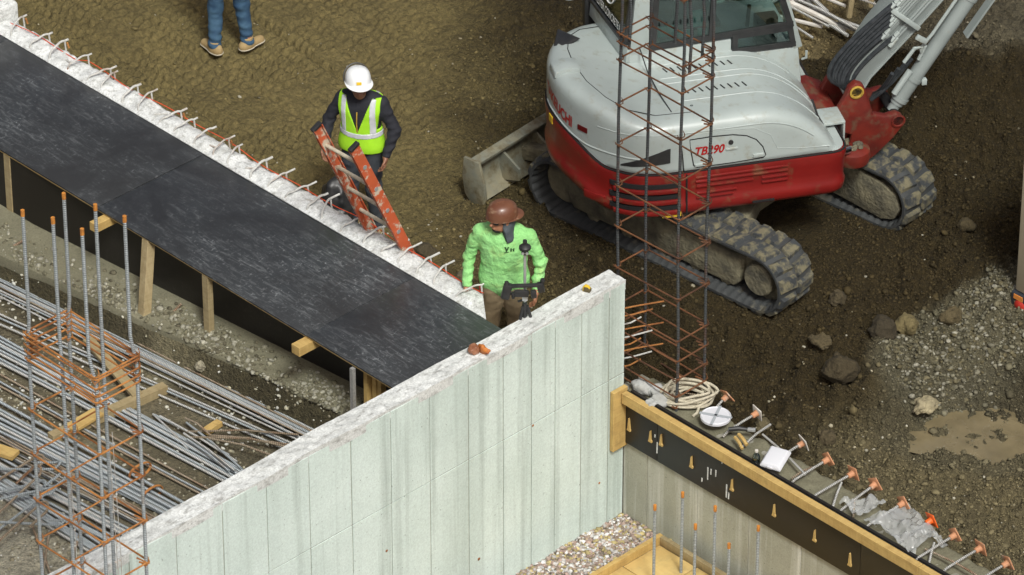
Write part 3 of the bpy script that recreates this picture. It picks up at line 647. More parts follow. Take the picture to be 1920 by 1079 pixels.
def cage(label, base, w, h, zb, zt, bars, stz, rbar, mbar, mtie, crank=None, tips=None):
    c = thing('rebar_cage', label, 'rebar cage', base); bx, by, bz = base
    for (x, y, top, dx) in bars:
        if crank: pts = [(x, y, zb-bz), (x, y, crank-bz), (x+dx, y, crank-bz+0.22), (x+dx, y, top-bz)]
        else: pts = [(x, y, zb-bz)]+[(x+0.012*math.sin(q*2+x*9), y+0.01*math.sin(q*1.7+y*7), zb-bz+(top-zb)*q/5) for q in range(1, 6)]
        m = MB(); m.tube(pts, rbar, 8); o = m.build('bar', mbar, c)
        if tips:
            m = MB(); m.tube([(pts[-1][0], pts[-1][1], pts[-1][2]-0.05), (pts[-1][0], pts[-1][1], pts[-1][2]+0.004)], rbar*1.12, 8); m.build('painted_tip', M['tip'], o)
    for q, z in enumerate(stz):
        m = MB(); e = rbar+0.008; stirrup(m, -e, -e, w+e, h+e, z-bz, flip=random.choice((0, 0, 2)), skew=random.uniform(-0.03, 0.03)); m.build('tie_hoop', mtie, c)
        # a tie-wire twist at each corner
        m = MB()
        for x, y in ((0, 0), (w, 0), (0, h), (w, h)):
            for s_ in (0.012, -0.006): m.tube([(x-0.03, y-0.02, z-bz+s_), (x+0.02, y-0.028, z-bz-s_), (x+0.032, y+0.01, z-bz+0.02+s_), (x-0.01, y+0.03, z-bz+0.045)], 0.0035, 4)
        m.build('tie_wire', mtie, c)['kind'] = 'stuff'
    return c
# tall column cage in front, six bars with painted tips
LU, LV = 0.88, -5.97
tops = [zat(LU, LV, 392), zat(LU, LV+0.4, 360), zat(LU+0.4, LV, 410), zat(LU+0.4, LV+0.4, 384), zat(LU+0.8, LV, 437), zat(LU+0.8, LV+0.4, 412)]
ck = zat(LU, LV, 640)
bars = [(0, 0, tops[0], 0.03), (0, 0.4, tops[1], 0.03), (0.4, 0, tops[2], -0.01), (0.4, 0.4, tops[3], 0.0), (0.8, 0, tops[4], -0.07), (0.8, 0.4, tops[5], -0.06)]
stz = [zat(LU, LV, y) for y in (624, 634, 646, 658, 672, 767, 850, 935, 1014, 1096, 1180, 1262)]
cg = cage('tall six-bar column cage with orange rusty hoops and orange bar tips', (LU, LV, -2.5), 0.8, 0.4, -2.5, 0, bars, stz, 0.0145, M['bar'], M['tie'], ck, True)
for q, z in enumerate(stz[5:]):
    m = MB(); m.tube([(0.4, -0.02, z+2.52), (0.4, 0.44, z+2.54)], 0.0075, 6); m.build('cross_tie', M['tie'], cg)
for x, y in ((0.16, 0.2), (0.55, 0.33), (0.72, 0.16)):
    z1 = stz[5]-0.1+2.5; m = MB(); m.tube([(x, y, z1), (x+0.03, y, z1-1.2), (x+0.01, y, z1-2.6)], 0.003, 4)
    for k in range(16): m.lathe([(0, -0.012), (0.011, 0), (0, 0.012)], 6, Matrix.Translation((x+0.02+random.uniform(-.02, .02), y, z1-0.1-k*0.16)))
    m.build('beaded_wire', M['hoop'], cg)['kind'] = 'stuff'
# column cage beyond the right-hand wall
CU, CV = 0.41, 0.88
rt = zat(CU, CV, -190)
bars = [(0, 0, rt, 0), (0.735, 0, rt, 0), (0, 0.35, rt, 0), (0.735, 0.35, rt, 0)]
stz = [zat(CU, CV, y) for y in (-120, -60, 61, 78, 112, 195, 270, 347, 423, 499, 575, 612, 649, 676, 696)]
cgr = cage('four-bar column cage with dark rusty hoops rising in front of the excavator', (CU, CV, -1.6), 0.735, 0.35, -1.6, 0, bars, stz, 0.0135, M['bar_dark'], M['tie_dark'], None, False)
for (x, y) in ((0.1, 0.0), (0.735, 0.08), (0.3, 0.35), (0.62, 0.35)):     # lapped bars at the top of the cage
    za = zat(CU, CV, 84)+1.6; m = MB(); m.tube([(x, y, za), (x+0.02, y, za+0.4), (x-0.05, y+0.03, za+0.8), (x-0.06, y+0.03, rt+1.6)], 0.0135, 8); m.build('lapped_bar', M['bar_dark'], cgr)
for k in range(9):   # horizontal starter bars tied into the foot of the cage
    z = -1.02+0.075*k+1.6; y = 0.02+0.03*(k % 3); m = MB(); m.tube([(-0.10, y-0.35+0.05*(k % 2), z-0.02), (0.10, y+0.05, z), (0.12+0.06*(k % 3), y+0.16+0.05*(k % 3), z+0.02)], 0.0075, 6); m.build('starter_bar', M['hoop'] if k in (1, 4, 6) else M['tie'], cgr)
# ---- long bars lying in the pit
ZF = -0.86
def lying(px0, py0, px1, py1, r, mt, label, group, lift=0.0, bow=0.0):
    a = at(px0, py0, ZF); b = at(px1, py1, ZF); dv = (b-a)
    t1 = (0.40-a.x)/dv.x if px1 > 2000 or b.x > 0.4 else 1.0
    b = a+dv*min(t1, 1.0); L = (b-a).length; ang = math.atan2(b.y-a.y, b.x-a.x)
    n = 7; pts = [(L*k/(n-1), bow*math.sin(math.pi*k/(n-1)), r+0.006*math.sin(k*1.3+py0)) for k in range(n)]
    m = MB(); m.tube(pts, r, 7)
    o = m.build('steel_bar', M[mt]); o.location = (a.x, a.y, ZF+lift); o.rotation_euler = (0, 0, ang)
    return tag(o, label, 'rebar', group)
ORD = ['first', 'second', 'third', 'fourth', 'fifth', 'sixth', 'seventh', 'eighth', 'ninth', 'tenth', 'eleventh', 'twelfth', 'thirteenth']
def family(x0, y0, x1, y1, n, dy0, dy1, r, mts, label, group, layers=1):
    for k in range(n):
        q = k/(max(1, n-1)); lift = random.choice([0.0, 0.0, 1.6*r, 0.8*r]) if layers > 1 else random.uniform(0, 0.4*r)
        m_ = mts[k % len(mts)] if isinstance(mts, (list, tuple)) else mts
        # extend past the left border and up to the wall
        sl0, sl1 = y0+dy0*q, y1+dy1*q; s = (sl1-sl0)/(x1-x0)
        lying(x0-160, sl0-160*s+random.uniform(-.8, .8), x1+260, sl1+260*s+random.uniform(-.8, .8), r*random.uniform(0.9, 1.05), m_, ORD[k]+' '+label, group, lift, random.uniform(-0.03, 0.03))
family(0, 506, 480, 748, 13, 50, 40, 0.0085, ['bar_pale', 'bar', 'bar_pale', 'bar_rusty', 'bar'], 'bar from the ledge in the thin dusty bundle nearest it', 'thin bars nearest the ledge', 2)
family(0, 590, 480, 803, 3, 20, 16, 0.010, ['bar_pale', 'bar'], 'of the single pale bars between the two upper bundles', 'single pale bars')
family(0, 636, 430, 872, 9, 50, 40, 0.0125, ['bar', 'bar', 'bar_pale'], 'bar from the ledge side in the middle bundle crossing the timbers', 'middle bundle of thick bars', 2)
family(0, 702, 391, 916, 3, 26, 22, 0.010, ['bar_rusty', 'bar'], 'of the lone thin bars on open gravel below the middle bundle', 'lone bars on gravel')
family(0, 762, 336, 948, 9, 56, 38, 0.0145, ['bar', 'bar', 'bar_pale', 'bar'], 'bar from the ledge side in the thick tied bundle under the cage', 'tied bundle of thick bars', 2)
family(0, 812, 290, 972, 11, 44, 34, 0.0085, ['bar_rusty', 'bar_pale', 'bar_dark', 'bar_rusty'], 'of the thin rusty bars packed between two thick bundles', 'thin rusty bars', 2)
family(0, 862, 255, 1003, 9, 60, 44, 0.0140, ['bar', 'bar_pale', 'bar'], 'bar from the ledge side in the lowest thick bundle', 'lowest bundle of thick bars', 2)
family(60, 936, 190, 1022, 7, 34, 30, 0.015, ['bar', 'bar_pale'], 'of the grey bars at the foot of the wall, lower left', 'bars at the foot of the wall', 2)
# tie rings round the bundles
for (px, py, rr) in ((285, 930, 0.11), (262, 888, 0.12)):
    p = at(px, py, ZF); o = thing('tie_ring', 'rusty wire ring round the thick bundle, '+('lower' if py > 900 else 'upper')+' of two', 'wire tie', (p.x, p.y, ZF)); m = MB()
    for q in range(2): m.tube([(0.012*q, rr*math.cos(a), 0.03+rr*0.55*math.sin(a)) for a in [R(18*k) for k in range(20)]], 0.006, 5, closed=True)
    m.build('ring', M['tie'], o)
# fan of loose bars
for k, (x0, y0, x1, y1) in enumerate(((287, 779, 352, 845), (290, 782, 430, 858), (300, 786, 445, 872), (350, 800, 452, 886), (345, 822, 440, 892), (352, 835, 430, 895))):
    a = at(x0, y0, ZF); b = at(x1, y1, ZF)
    m = MB(); m.tube([(0, 0, 0.012), ((b-a).x*0.5, (b-a).y*0.5, 0.03), (b.x-a.x, b.y-a.y, 0.014)], 0.010, 7); o = m.build('loose_bar', M['bar' if k % 2 else 'bar_pale']); o.location = (a.x, a.y, ZF+0.01*k); tag(o, 'loose grey bar in the fan that splays out by the wall', 'rebar', 'fan of loose bars')
for k, (x0, y0, x1, y1) in enumerate(((352, 818, 560, 824), (355, 830, 555, 846), (392, 828, 545, 852), (392, 836, 520, 872), (348, 800, 395, 832))):
    a = at(x0, y0, ZF); b = at(x1, y1, ZF)
    m = MB(); m.tube([(0, 0, 0.012), ((b-a).x*0.5, (b-a).y*0.5, 0.045), (b.x-a.x, b.y-a.y, 0.014)], 0.0095, 7); o = m.build('brown_bar', M['bar_rusty']); o.location = (a.x, a.y, ZF+0.035+0.01*k); tag(o, 'brown rusty bar lying across the fan of loose bars', 'rebar', 'brown bars over the fan')
# bent bars with hooks, lower left
hooks = [((2, 905), (62, 860), 0.16), ((0, 880), (100, 880), 0.14), ((0, 925), (70, 905), 0.18), ((10, 960), (75, 890), 0.15), ((0, 935), (95, 915), 0.12), ((0, 980), (112, 985), 0.10), ((20, 1010), (70, 950), 0.16), ((60, 955), (120, 900), 0.12)]
for k, (p0, p1, hk) in enumerate(hooks):
    a = at(p0[0]-70, p0[1]+(p0[1]-p1[1])*0.8, ZF+0.06); b = at(*p1, ZF+0.12+0.02*k); dv = (b-a).normalized(); sd = Vector((-dv.y, dv.x, 0))*(1 if k % 2 else -1)
    pts = [a, a.lerp(b, 0.5), b]+[b+dv*hk*0.35*math.sin(R(q))+sd*hk*0.35*(1-math.cos(R(q)))+Vector((0, 0, 0.03*math.sin(R(q)))) for q in (30, 60, 90, 120, 150, 180)]
    pts.append(pts[-1]-dv*hk*1.3)
    m = MB(); m.tube([q-a for q in pts], 0.0115, 7); o = m.build('hooked_bar', M['bar' if k % 3 else 'bar_rusty']); o.location = a; tag(o, 'grey bar with a bent hook end in the heap at the lower left', 'rebar', 'heap of hooked bars')
for k, (p0, p1) in enumerate((((80, 1079), (92, 1000)), ((125, 1079), (150, 1000)), ((96, 1079), (60, 985)), ((95, 1079), (195, 1040)))):
    a = at(p0[0], p0[1], ZF); b = at(*p1, ZF+0.05); m = MB(); m.tube([(0, 0, 0), b-a, (b-a)+Vector((0.05, 0.04, 0.02))], 0.0115, 7); o = m.build('short_bar', M['bar_pale' if k == 3 else 'bar_rusty']); o.location = a; tag(o, 'short loose bar end beneath the tall cage', 'rebar', 'short bars under the cage')
# bent bars leaving the deck face
for (pts, lb) in (([(340, 570), (325, 585), (300, 602), (270, 604), (240, 600)], 'rusty bent bar poking out of the black face behind the post'), ([(46, 450), (25, 462), (0, 475), (-30, 490)], 'dark bent bar poking out of the black face at the left edge')):
    P = [at(x, y, -0.58-0.06*k) for k, (x, y) in enumerate(pts)]; m = MB(); m.tube([q-P[0] for q in P], 0.012, 7); o = m.build('bent_bar', M['bar_rusty']); o.location = P[0]; tag(o, lb, 'rebar')
# timbers under and over the bars
def timber(px0, py0, px1, py1, w, h, z, mt, label):
    a = at(px0, py0, z); b = at(px1, py1, z); m = MB(); m.beam((0, 0, h/2), (b.x-a.x, b.y-a.y, h/2), w, h); o = m.build('timber', M[mt], bevel=0.003, smooth=False); o.location = (a.x, a.y, z); return tag(o, label, 'timber')
timber(310, 735, 95, 830, 0.085, 0.085, ZF-0.02, 'wood_old', 'weathered square timber lying under the middle bundle of bars')
timber(165, 640, 258, 745, 0.10, 0.035, ZF+0.05, 'wood_old', 'long grey plank lying across the bars below the deck post')
timber(240, 612, 330, 668, 0.14, 0.035, ZF-0.02, 'wood_old', 'flat board under the foot of the middle deck post')
timber(185, 775, 130, 808, 0.13, 0.03, ZF+0.06, 'wood', 'short yellow board lying between the bundles of bars')
timber(-10, 845, 30, 858, 0.12, 0.04, ZF+0.06, 'wood', 'yellow board end at the left edge among the bars')
timber(385, 815, 412, 797, 0.07, 0.05, ZF, 'wood', 'small broken timber stub beside the brown bars')
# ---- upright dowels at the lower right and the timber tray they stand in
ty = thing('timber_tray', 'plywood form tray with timber edges at the foot of the walls', 'formwork', (1.23, 0.62, -2.44))
zt_ = 0.09
m = MB(); m.span((0.0, -2.4, 0.05), (0.045, 0.0, 0.14)); m.build('edge_board', M['wood'], ty, bevel=0.003, smooth=False)
m = MB(); m.span((0.047, -0.045, 0.05), (2.6, 0.0, 0.14)); m.build('edge_board', M['wood_old'], ty, bevel=0.003)
m = MB(); m.span((1.10, -2.4, 0.045), (1.145, -0.047, 0.135)); m.build('edge_board', M['wood'], ty, bevel=0.003, smooth=False)
for x0, x1, y0, y1 in ((0.047, 0.50, -0.50, -0.047), (0.51, 1.098, -0.50, -0.047), (0.047, 0.62, -1.1, -0.51), (0.63, 1.098, -1.1, -0.51), (0.047, 0.5, -2.4, -1.11), (0.51, 1.098, -2.4, -1.11), (1.147, 2.6, -2.4, -0.047)):
    m = MB(); m.span((x0+0.003, y0+0.003, 0.0), (x1-0.003, y1-0.003, 0.06+random.uniform(-0.008, 0.008))); m.build('plywood_sheet', M['ply'], ty, bevel=0.002)
for k, (px, py, lb) in enumerate(((1228, 948, 'upright grey bar nearest the crushed stone in the timber tray'), (1280, 924, 'tallest upright grey bar, second from the crushed stone'), (1304, 984, 'short upright bar between the tallest bar and the next one'), (1341, 950, 'fourth upright bar with an orange tip, in front of the stained wall'), (1367, 1020, 'shortest upright bar with an orange tip in the tray'), (1422, 987, 'rightmost upright bar with an orange tip below the form board'))):
    p = at(px, py, -1.52 if k != 4 else -1.8); d_ = thing('dowel_bar', lb, 'rebar', (p.x, p.y, -2.46), 0, 'upright dowels in the tray')
    m = MB(); m.tube([(0, 0, 0), (0, 0, p.z+2.46)], 0.0135, 8); m.build('bar', M['bar'], d_)
    m = MB(); m.tube([(0, 0, p.z+2.41), (0, 0, p.z+2.465)], 0.0150, 8); m.build('painted_tip', M['tip'], d_)
# ================================================================== excavator
M['paint_w'] = mat('off_white_paint', (0.37, 0.42, 0.405), (0.33, 0.375, 0.36), 0.34, 2.5, dirt=(0.24, 0.22, 0.15), dscale=9, dlo=0.55, dhi=0.85, coat=0.15)
M['paint_g'] = mat('grey_boom_paint', (0.26, 0.295, 0.285), (0.22, 0.25, 0.24), 0.42, 3, dirt=(0.24, 0.21, 0.15), dscale=9, dlo=0.64, dhi=0.8)
M['paint_r'] = mat('red_paint', (0.205, 0.012, 0.010), (0.15, 0.009, 0.008), 0.34, 3, dirt=(0.14, 0.085, 0.035), dscale=6, dlo=0.54, dhi=0.80, coat=0.2)
M['paint_r2'] = mat('red_bracket_paint', (0.165, 0.018, 0.010), (0.10, 0.012, 0.008), 0.5, 5, dirt=(0.10, 0.06, 0.03), dscale=7, dlo=0.52, dhi=0.72)
M['letter_r'] = mat('red_lettering', (0.34, 0.012, 0.012), rough=0.4)
M['letter_w'] = mat('white_lettering', (0.78, 0.80, 0.78), rough=0.5)
M['black'] = mat('black_plastic', (0.018, 0.019, 0.02), (0.03, 0.03, 0.03), 0.45, 12)
M['gap'] = mat('dark_gap', (0.008, 0.008, 0.008), rough=0.9)
M['rubber'] = mat('track_rubber', (0.028, 0.031, 0.032), (0.050, 0.054, 0.054), 0.75, 6, bump=0.3, bscale=60, dirt=(0.20, 0.175, 0.11), dscale=4, dlo=0.55, dhi=0.75)
M['lug'] = mat('muddy_lug', (0.15, 0.135, 0.082), (0.034, 0.038, 0.040), 0.88, 11, 0.40, 0.56, 0.8, 45)
M['muddy'] = mat('muddy_steel', (0.21, 0.19, 0.12), (0.075, 0.07, 0.05), 0.9, 6, 0.35, 0.65, 0.9, 28, bdist=0.02)
M['bladec'] = mat('worn_blade_steel', (0.15, 0.16, 0.13), (0.22, 0.20, 0.13), 0.6, 5, dirt=(0.10, 0.08, 0.04), dscale=7, dlo=0.46, dhi=0.66)
M['hose'] = mat('black_hose', (0.02, 0.024, 0.027), (0.04, 0.045, 0.05), 0.4, 20)
M['chrome'] = mat('chrome_rod', (0.55, 0.57, 0.58), rough=0.18, metal=1.0)
M['brass'] = mat('yellow_bush', (0.50, 0.33, 0.05), (0.3, 0.2, 0.04), 0.5, 20)
M['yellow'] = mat('yellow_sticker', (0.70, 0.47, 0.03), rough=0.5)
M['teal'] = mat('teal_sheet', (0.10, 0.46, 0.42), rough=0.5)
M['reflector'] = mat('red_reflector', (0.10, 0.008, 0.008), rough=0.15)
def glass_mat(name, tint, refl=0.10, rough=0.02):
    t = NT(name); tr = t.n('BsdfTransparent'); tr.inputs[0].default_value = tint+(1,)
    gl = t.n('BsdfGlossy'); gl.inputs['Roughness'].default_value = rough; gl.inputs[0].default_value = (0.9, 1.0, 0.98, 1)
    fr = t.n('Fresnel'); fr.inputs[0].default_value = 1.5; mx = t.n('MixShader')
    k = t.math('ADD', t.math('MULTIPLY', fr.outputs[0], 0.9), refl*0.4); t.l(k, mx.inputs[0]); t.l(tr.outputs[0], mx.inputs[1]); t.l(gl.outputs[0], mx.inputs[2])
    t.l(mx.outputs[0], t.o.inputs[0]); return t.m
M['glass'] = glass_mat('tinted_glass', (0.55, 0.66, 0.64))
M['glass_dark'] = glass_mat('dark_glass', (0.06, 0.07, 0.07), 0.2)
EX = thing('excavator', 'white and red tracked excavator with raised boom and blade', 'excavator', (-0.42, 3.18, -0.905))
UC = Matrix.Rotation(R(5), 4, 'Z'); HS = Matrix.Rotation(R(60), 4, 'Z')
TB, TR, TH = 1.175, 0.27, 0.335      # half axle distance, belt radius, axle height
def belt(s, off=0.0):
    """point and outward direction on the belt loop, s in metres"""
    r = TR+off; L = 2*TB; P = 2*L+2*math.pi*TR; s = s % P
    if s < L: return (-TB+s, TH+r), (0, 1), (1, 0)
    s -= L
    if s < math.pi*TR:
        a = s/TR; return (TB+r*math.sin(a), TH+r*math.cos(a)), (math.sin(a), math.cos(a)), (math.cos(a), -math.sin(a))
    s -= math.pi*TR
    if s < L: return (TB-s, TH-r), (0, -1), (-1, 0)
    s -= L; a = s/TR; return (-TB-r*math.sin(a), TH-r*math.cos(a)), (-math.sin(a), -math.cos(a)), (-math.cos(a), math.sin(a))
PER = 4*TB+2*math.pi*TR
NL = 40
for side in (-1, 1):
    yc = 0.90*side
    m = MB(); NS = 240; vs = []; fs = []
    for k in range(NS):
        s_ = PER*k/NS; rib = 0.022 if k % 3 else 0.0
        for (o_, yy) in ((0.012, -0.225), (0.026, -0.20), (0.026, 0.20), (0.012, 0.225), (-0.012, 0.225), (-0.018-rib, 0.18), (-0.018-rib, -0.18), (-0.012, -0.225)):
            (x, z), _, _ = belt(s_, o_); sag = 0.0
            vs.append((x, yc+yy, z))
    for k in range(NS):
        j = (k+1) % NS
        for q in range(8): fs.append((k*8+q, k*8+(q+1) % 8, j*8+(q+1) % 8, j*8+q))
    m.add(vs, fs); tr = m.build('track', M['rubber'], EX, M=UC, ang=50)
    for k in range(NL):
        for hf in (-1, 1):
            s_ = PER*(k+(0.0 if hf < 0 else 0.5))/NL; m = MB(); vs = []
            for (ds, dy, o_) in ((-0.065, 0.008, 0.022), (0.065, 0.008, 0.022), (0.045, 0.222, 0.022), (-0.080, 0.222, 0.022), (-0.042, 0.02, 0.060), (0.042, 0.02, 0.060), (0.020, 0.205, 0.056), (-0.056, 0.205, 0.056)):
                (x, z), _, _ = belt(s_+ds, o_); vs.append((x, yc+hf*dy, z))
            m.add(vs, [(0,1,2,3),(4,5,6,7),(0,1,5,4),(1,2,6,5),(2,3,7,6),(3,0,4,7)]); m.build('lug', M['lug'], tr, M=UC, bevel=0.004, smooth=False)
    # frame, wheels
    m = MB(); pr = [(-1.08, 0.30), (-1.02, 0.16), (0.86, 0.13), (0.93, 0.20), (0.93, 0.40), (0.86, 0.46), (-0.2, 0.50), (-0.92, 0.49), (-1.06, 0.42)]
    m.prism(pr, yc-0.13, yc+0.13, lambda a, b, t: (a, t, b)); m.build('track_frame', M['muddy'], EX, M=UC, bevel=0.025)
    for q, x in enumerate((-0.8, -0.4, 0.0, 0.4, 0.75)):
        m = MB(); m.lathe([(0.0, -0.10), (0.075, -0.10), (0.075, 0.10), (0.0, 0.10)], 16, Matrix.Translation((x, yc, 0.165)) @ Matrix.Rotation(R(90), 4, 'X')); m.build('roller', M['muddy'], EX, M=UC)
    m = MB(); m.lathe([(0.0, -0.17), (0.145, -0.17), (0.155, -0.15), (0.155, -0.05), (0.24, -0.045), (0.24, 0.045), (0.155, 0.05), (0.155, 0.15), (0.14, 0.17), (0.0, 0.17)], 28, Matrix.Translation((TB-0.02, yc, TH)) @ Matrix.Rotation(R(90), 4, 'X')); m.build('sprocket', M['muddy'], EX, M=UC)
    m = MB(); m.lathe([(0.0, -0.06), (0.20, -0.06), (0.23, -0.03), (0.23, 0.03), (0.20, 0.06), (0.0, 0.06)], 28, Matrix.Translation((-TB, yc, TH)) @ Matrix.Rotation(R(90), 4, 'X')); m.build('idler', M['muddy'], EX, M=UC)
    if side > 0:   # inner cover plate seen under the machine
        m = MB(); m.prism([(0.35, 0.20), (1.18, 0.13), (1.32, 0.18), (1.38, 0.30), (1.33, 0.43), (1.18, 0.50), (0.75, 0.55), (0.3, 0.62)], yc-0.20, yc-0.16, lambda a, b, t: (a, t, b)); m.build('cover_plate', M['muddy'], EX, M=UC, bevel=0.008)
m = MB(); m.prism([(-0.55, -0.78), (-0.3, -0.5), (0.3, -0.5), (0.55, -0.78), (0.75, -0.78), (0.5, -0.2), (0.5, 0.2), (0.75, 0.78), (0.55, 0.78), (0.3, 0.5), (-0.3, 0.5), (-0.55, 0.78), (-0.75, 0.78), (-0.5, 0.2), (-0.5, -0.2), (-0.75, -0.78)], 0.36, 0.56, lambda a, b, t: (a, b, t)); m.build('car_body', M['muddy'], EX, M=UC, bevel=0.02)
m = MB(); m.lathe([(0.5, 0.50), (0.5, 0.70), (0.47, 0.74), (0, 0.74)], 32); m.build('slew_ring', M['gap'], EX)
# blade
bp = [(-1.70, 0.02), (-1.79, 0.10), (-1.835, 0.22), (-1.835, 0.34), (-1.795, 0.46), (-1.74, 0.47), (-1.775, 0.34), (-1.775, 0.22), (-1.74, 0.12), (-1.66, 0.05)]
m = MB(); m.prism(bp, -1.42, 1.30, lambda a, b, t: (a-0.14, t, b)); bl = m.build('blade', M['bladec'], EX, M=UC, bevel=0.004)
m = MB(); m.prism([(-1.97, 0.44), (-1.93, 0.485), (-1.83, 0.47), (-1.84, 0.43)], -1.42, 1.30, lambda a, b, t: (a, t, b)); m.build('top_lip', M['bladec'], bl, M=UC, bevel=0.004)
for y0 in (-1.435, 1.29):
    m = MB(); m.prism([(-1.85, -0.02), (-1.76, 0.02), (-1.72, 0.15), (-1.74, 0.30), (-1.80, 0.50), (-1.98, 0.50), (-2.0, 0.30), (-1.97, 0.12)], y0, y0+0.03, lambda a, b, t: (a, t, b)); m.build('end_plate', M['bladec'], bl, M=UC, bevel=0.003)
for y0 in (-0.62, 0.62):
    m = MB(); m.beam((-1.92, y0*1.05, 0.22), (-0.60, y0*0.75, 0.42), 0.12, 0.14); m.build('blade_arm', M['muddy'], EX, M=UC, bevel=0.01)
for y0 in (-1.0, -0.55, 0.55, 1.0):
    m = MB(); m.prism([(-1.92, 0.08), (-1.68, 0.16), (-1.68, 0.28), (-1.92, 0.42)], y0-0.012, y0+0.012, lambda a, b, t: (a, t, b)); m.build('stiffener', M['bladec'], bl, M=UC)
# ------------------------------------------------------------------ house
def h_plan(x, y):
    e = (np.sqrt((x/1.71)**2+(y/1.26)**2)-1)*1.3
    return smax(smax(e, np.abs(y)-0.98, 0.12), x-0.78, 0.16)
def h_rise(x): return 0.17*sstep(-0.95, -1.75, x)
def h_top(x):
    t = np.clip((x+0.1)/0.88, 0, 1.2); return 1.70-0.62*t**2.4+h_rise(x)
def h_white(x, y, z): return smax(h_plan(x, y), z-h_top(x), 0.15)
HC = (-0.4, 0.0)
def bis(fn, lo, hi, n=42):
    lo = np.asarray(lo, float); hi = np.asarray(hi, float)
    for _ in range(n):
        md = (lo+hi)/2; ins = fn(md) < 0; lo = np.where(ins, md, lo); hi = np.where(ins, hi, md)
    return (lo+hi)/2
def ring(th, z, off=0.0):
    th = np.asarray(th, float); z = np.asarray(z, float)+0*th; c_, s_ = np.cos(th), np.sin(th)
    r = bis(lambda r: np.where(z > 1.3, h_white(HC[0]+r*c_, HC[1]+r*s_, z), h_plan(HC[0]+r*c_, HC[1]+r*s_))-off, 0*th+0.05, 0*th+2.2)
    return np.stack([HC[0]+r*c_, HC[1]+r*s_, z], -1)
def z_wr(th):
    x = np.asarray(ring(th, 1.25))[..., 0]; return 1.195+0.22*sstep(-1.35, -1.72, x)
def z_bot(th):
    x = np.asarray(ring(th, 1.0))[..., 0]; return 0.725+0.13*sstep(-1.35, -1.72, x)
NTH = 200; TH_ = np.linspace(0, 2*np.pi, NTH, endpoint=False)
def rings_mesh(name, layers, mt, parent, cap_bottom=False, cap_top=False):
    V = np.concatenate(layers); n = len(layers); F = []
    for j in range(n-1):
        for i in range(NTH): k = (i+1) % NTH; F.append((j*NTH+i, j*NTH+k, (j+1)*NTH+k, (j+1)*NTH+i))
    m = MB(); m.add([tuple(p) for p in V], F)
    if cap_bottom: m.f.append(tuple(range(NTH))[::-1])
    if cap_top: m.f.append(tuple((n-1)*NTH+i for i in range(NTH)))
    return m.build(name, mt, parent, M=HS, ang=50)
zb, zw = z_bot(TH_), z_wr(TH_); lay = []
for f_, o_ in ((0.0, -0.16), (0.0, -0.06), (0.06, -0.02), (0.14, 0.004), (0.30, 0.012), (0.34, 0.0), (0.55, 0.0), (0.75, 0.004), (0.93, 0.014), (0.985, 0.008), (1.0, -0.03)):
    lay.append(ring(TH_, zb+(zw-zb)*f_, o_))
skirt = rings_mesh('counterweight_skirt', lay, M['paint_r'], EX, cap_bottom=True)
lay = [ring(TH_, zw-0.01, -0.05), ring(TH_, zw+0.008, -0.012)]; base_ = ring(TH_, zw+0.02)
zc = 1.0; el0 = np.arctan2(base_[:, 2]-zc, np.hypot(base_[:, 0]-HC[0], base_[:, 1]-HC[1]))
for j in range(46):
    q = j/45.0; el = el0+(np.pi/2*0.985-el0)*q
    c_, s_, ce, se = np.cos(TH_), np.sin(TH_), np.cos(el), np.sin(el)
    r = bis(lambda r: h_white(HC[0]+r*ce*c_, HC[1]+r*ce*s_, zc+r*se), 0*TH_+0.05, 0*TH_+2.6)
    lay.append(np.stack([HC[0]+r*ce*c_, HC[1]+r*ce*s_, zc+r*se], -1))
hood = rings_mesh('engine_hood', lay, M['paint_w'], EX, cap_top=True)
P_ = ring(TH_, zw+0.004, 0.004); m = MB(); m.tube([tuple(p) for p in P_], 0.009, 6, closed=True); m.build('seam', M['gap'], skirt, M=HS)
def sidept(x, z, off=0.0):
    """point on the right-hand side of the house at (x, z)"""
    y = -float(bis(lambda q: (h_white(np.array(x), -q, np.array(z)) if z > 1.3 else h_plan(np.array(x), -q))-off, 0.0, 1.6)); return (x, y, z)
def band(name, x0, x1, lo, hi, off, mt, parent, n=14, thick=0.012, bev=0.0):
    m = MB(); P = []
    for j in range(2):
        for i in range(n):
            x = x0+(x1-x0)*i/(n-1); z = (lo, hi)[j](x); P.append(sidept(x, z, off))
    P2 = [sidept(p[0], p[2], off-thick) for p in P]
    fs = [(i, i+1, n+i+1, n+i) for i in range(n-1)]+[(2*n+i, 3*n+i, 3*n+i+1, 2*n+i+1) for i in range(n-1)]
    rim = list(range(n))+list(range(2*n-1, n-1, -1))
    for a, b in zip(rim, rim[1:]+rim[:1]): fs.append((a, b, 2*n+b, 2*n+a))
    m.add(P+P2, fs); return m.build(name, mt, parent, M=HS, bevel=bev, ang=40)
K = lambda c_: (lambda x: c_)
# side door panel with rounded top right corner: outline tube + handle + lock
def door_hi(x): return 1.535-0.06*max(0, (x+0.25)/0.2)**2*0.9 if x > -0.25 else 1.535
dp = [(-0.69, 1.53), (-0.5, 1.535), (-0.3, 1.525), (-0.17, 1.495), (-0.08, 1.44), (-0.02, 1.36), (0.01, 1.27), (-0.01, 1.245), (-0.3, 1.235), (-0.62, 1.235), (-0.65, 1.26), (-0.675, 1.4)]
m = MB(); m.tube([sidept(x, z, 0.0) for x, z in dp], 0.007, 5, closed=True); dr = m.build('door_outline', M['gap'], hood, M=HS)
m = MB(); ring_pts = [sidept(x, z, 0.004) for x, z in dp]; cxy = (-0.33, sidept(-0.33, 1.38, 0.006)[1], 1.38)
m.add(ring_pts+[cxy], [(i, (i+1) % len(dp), len(dp)) for i in range(len(dp))]); door = m.build('side_door', M['paint_w'], EX, M=HS)
band('handle', -0.11, -0.01, K(1.262), K(1.298), 0.022, M['paint_w'], door, 6, 0.025, 0.006)
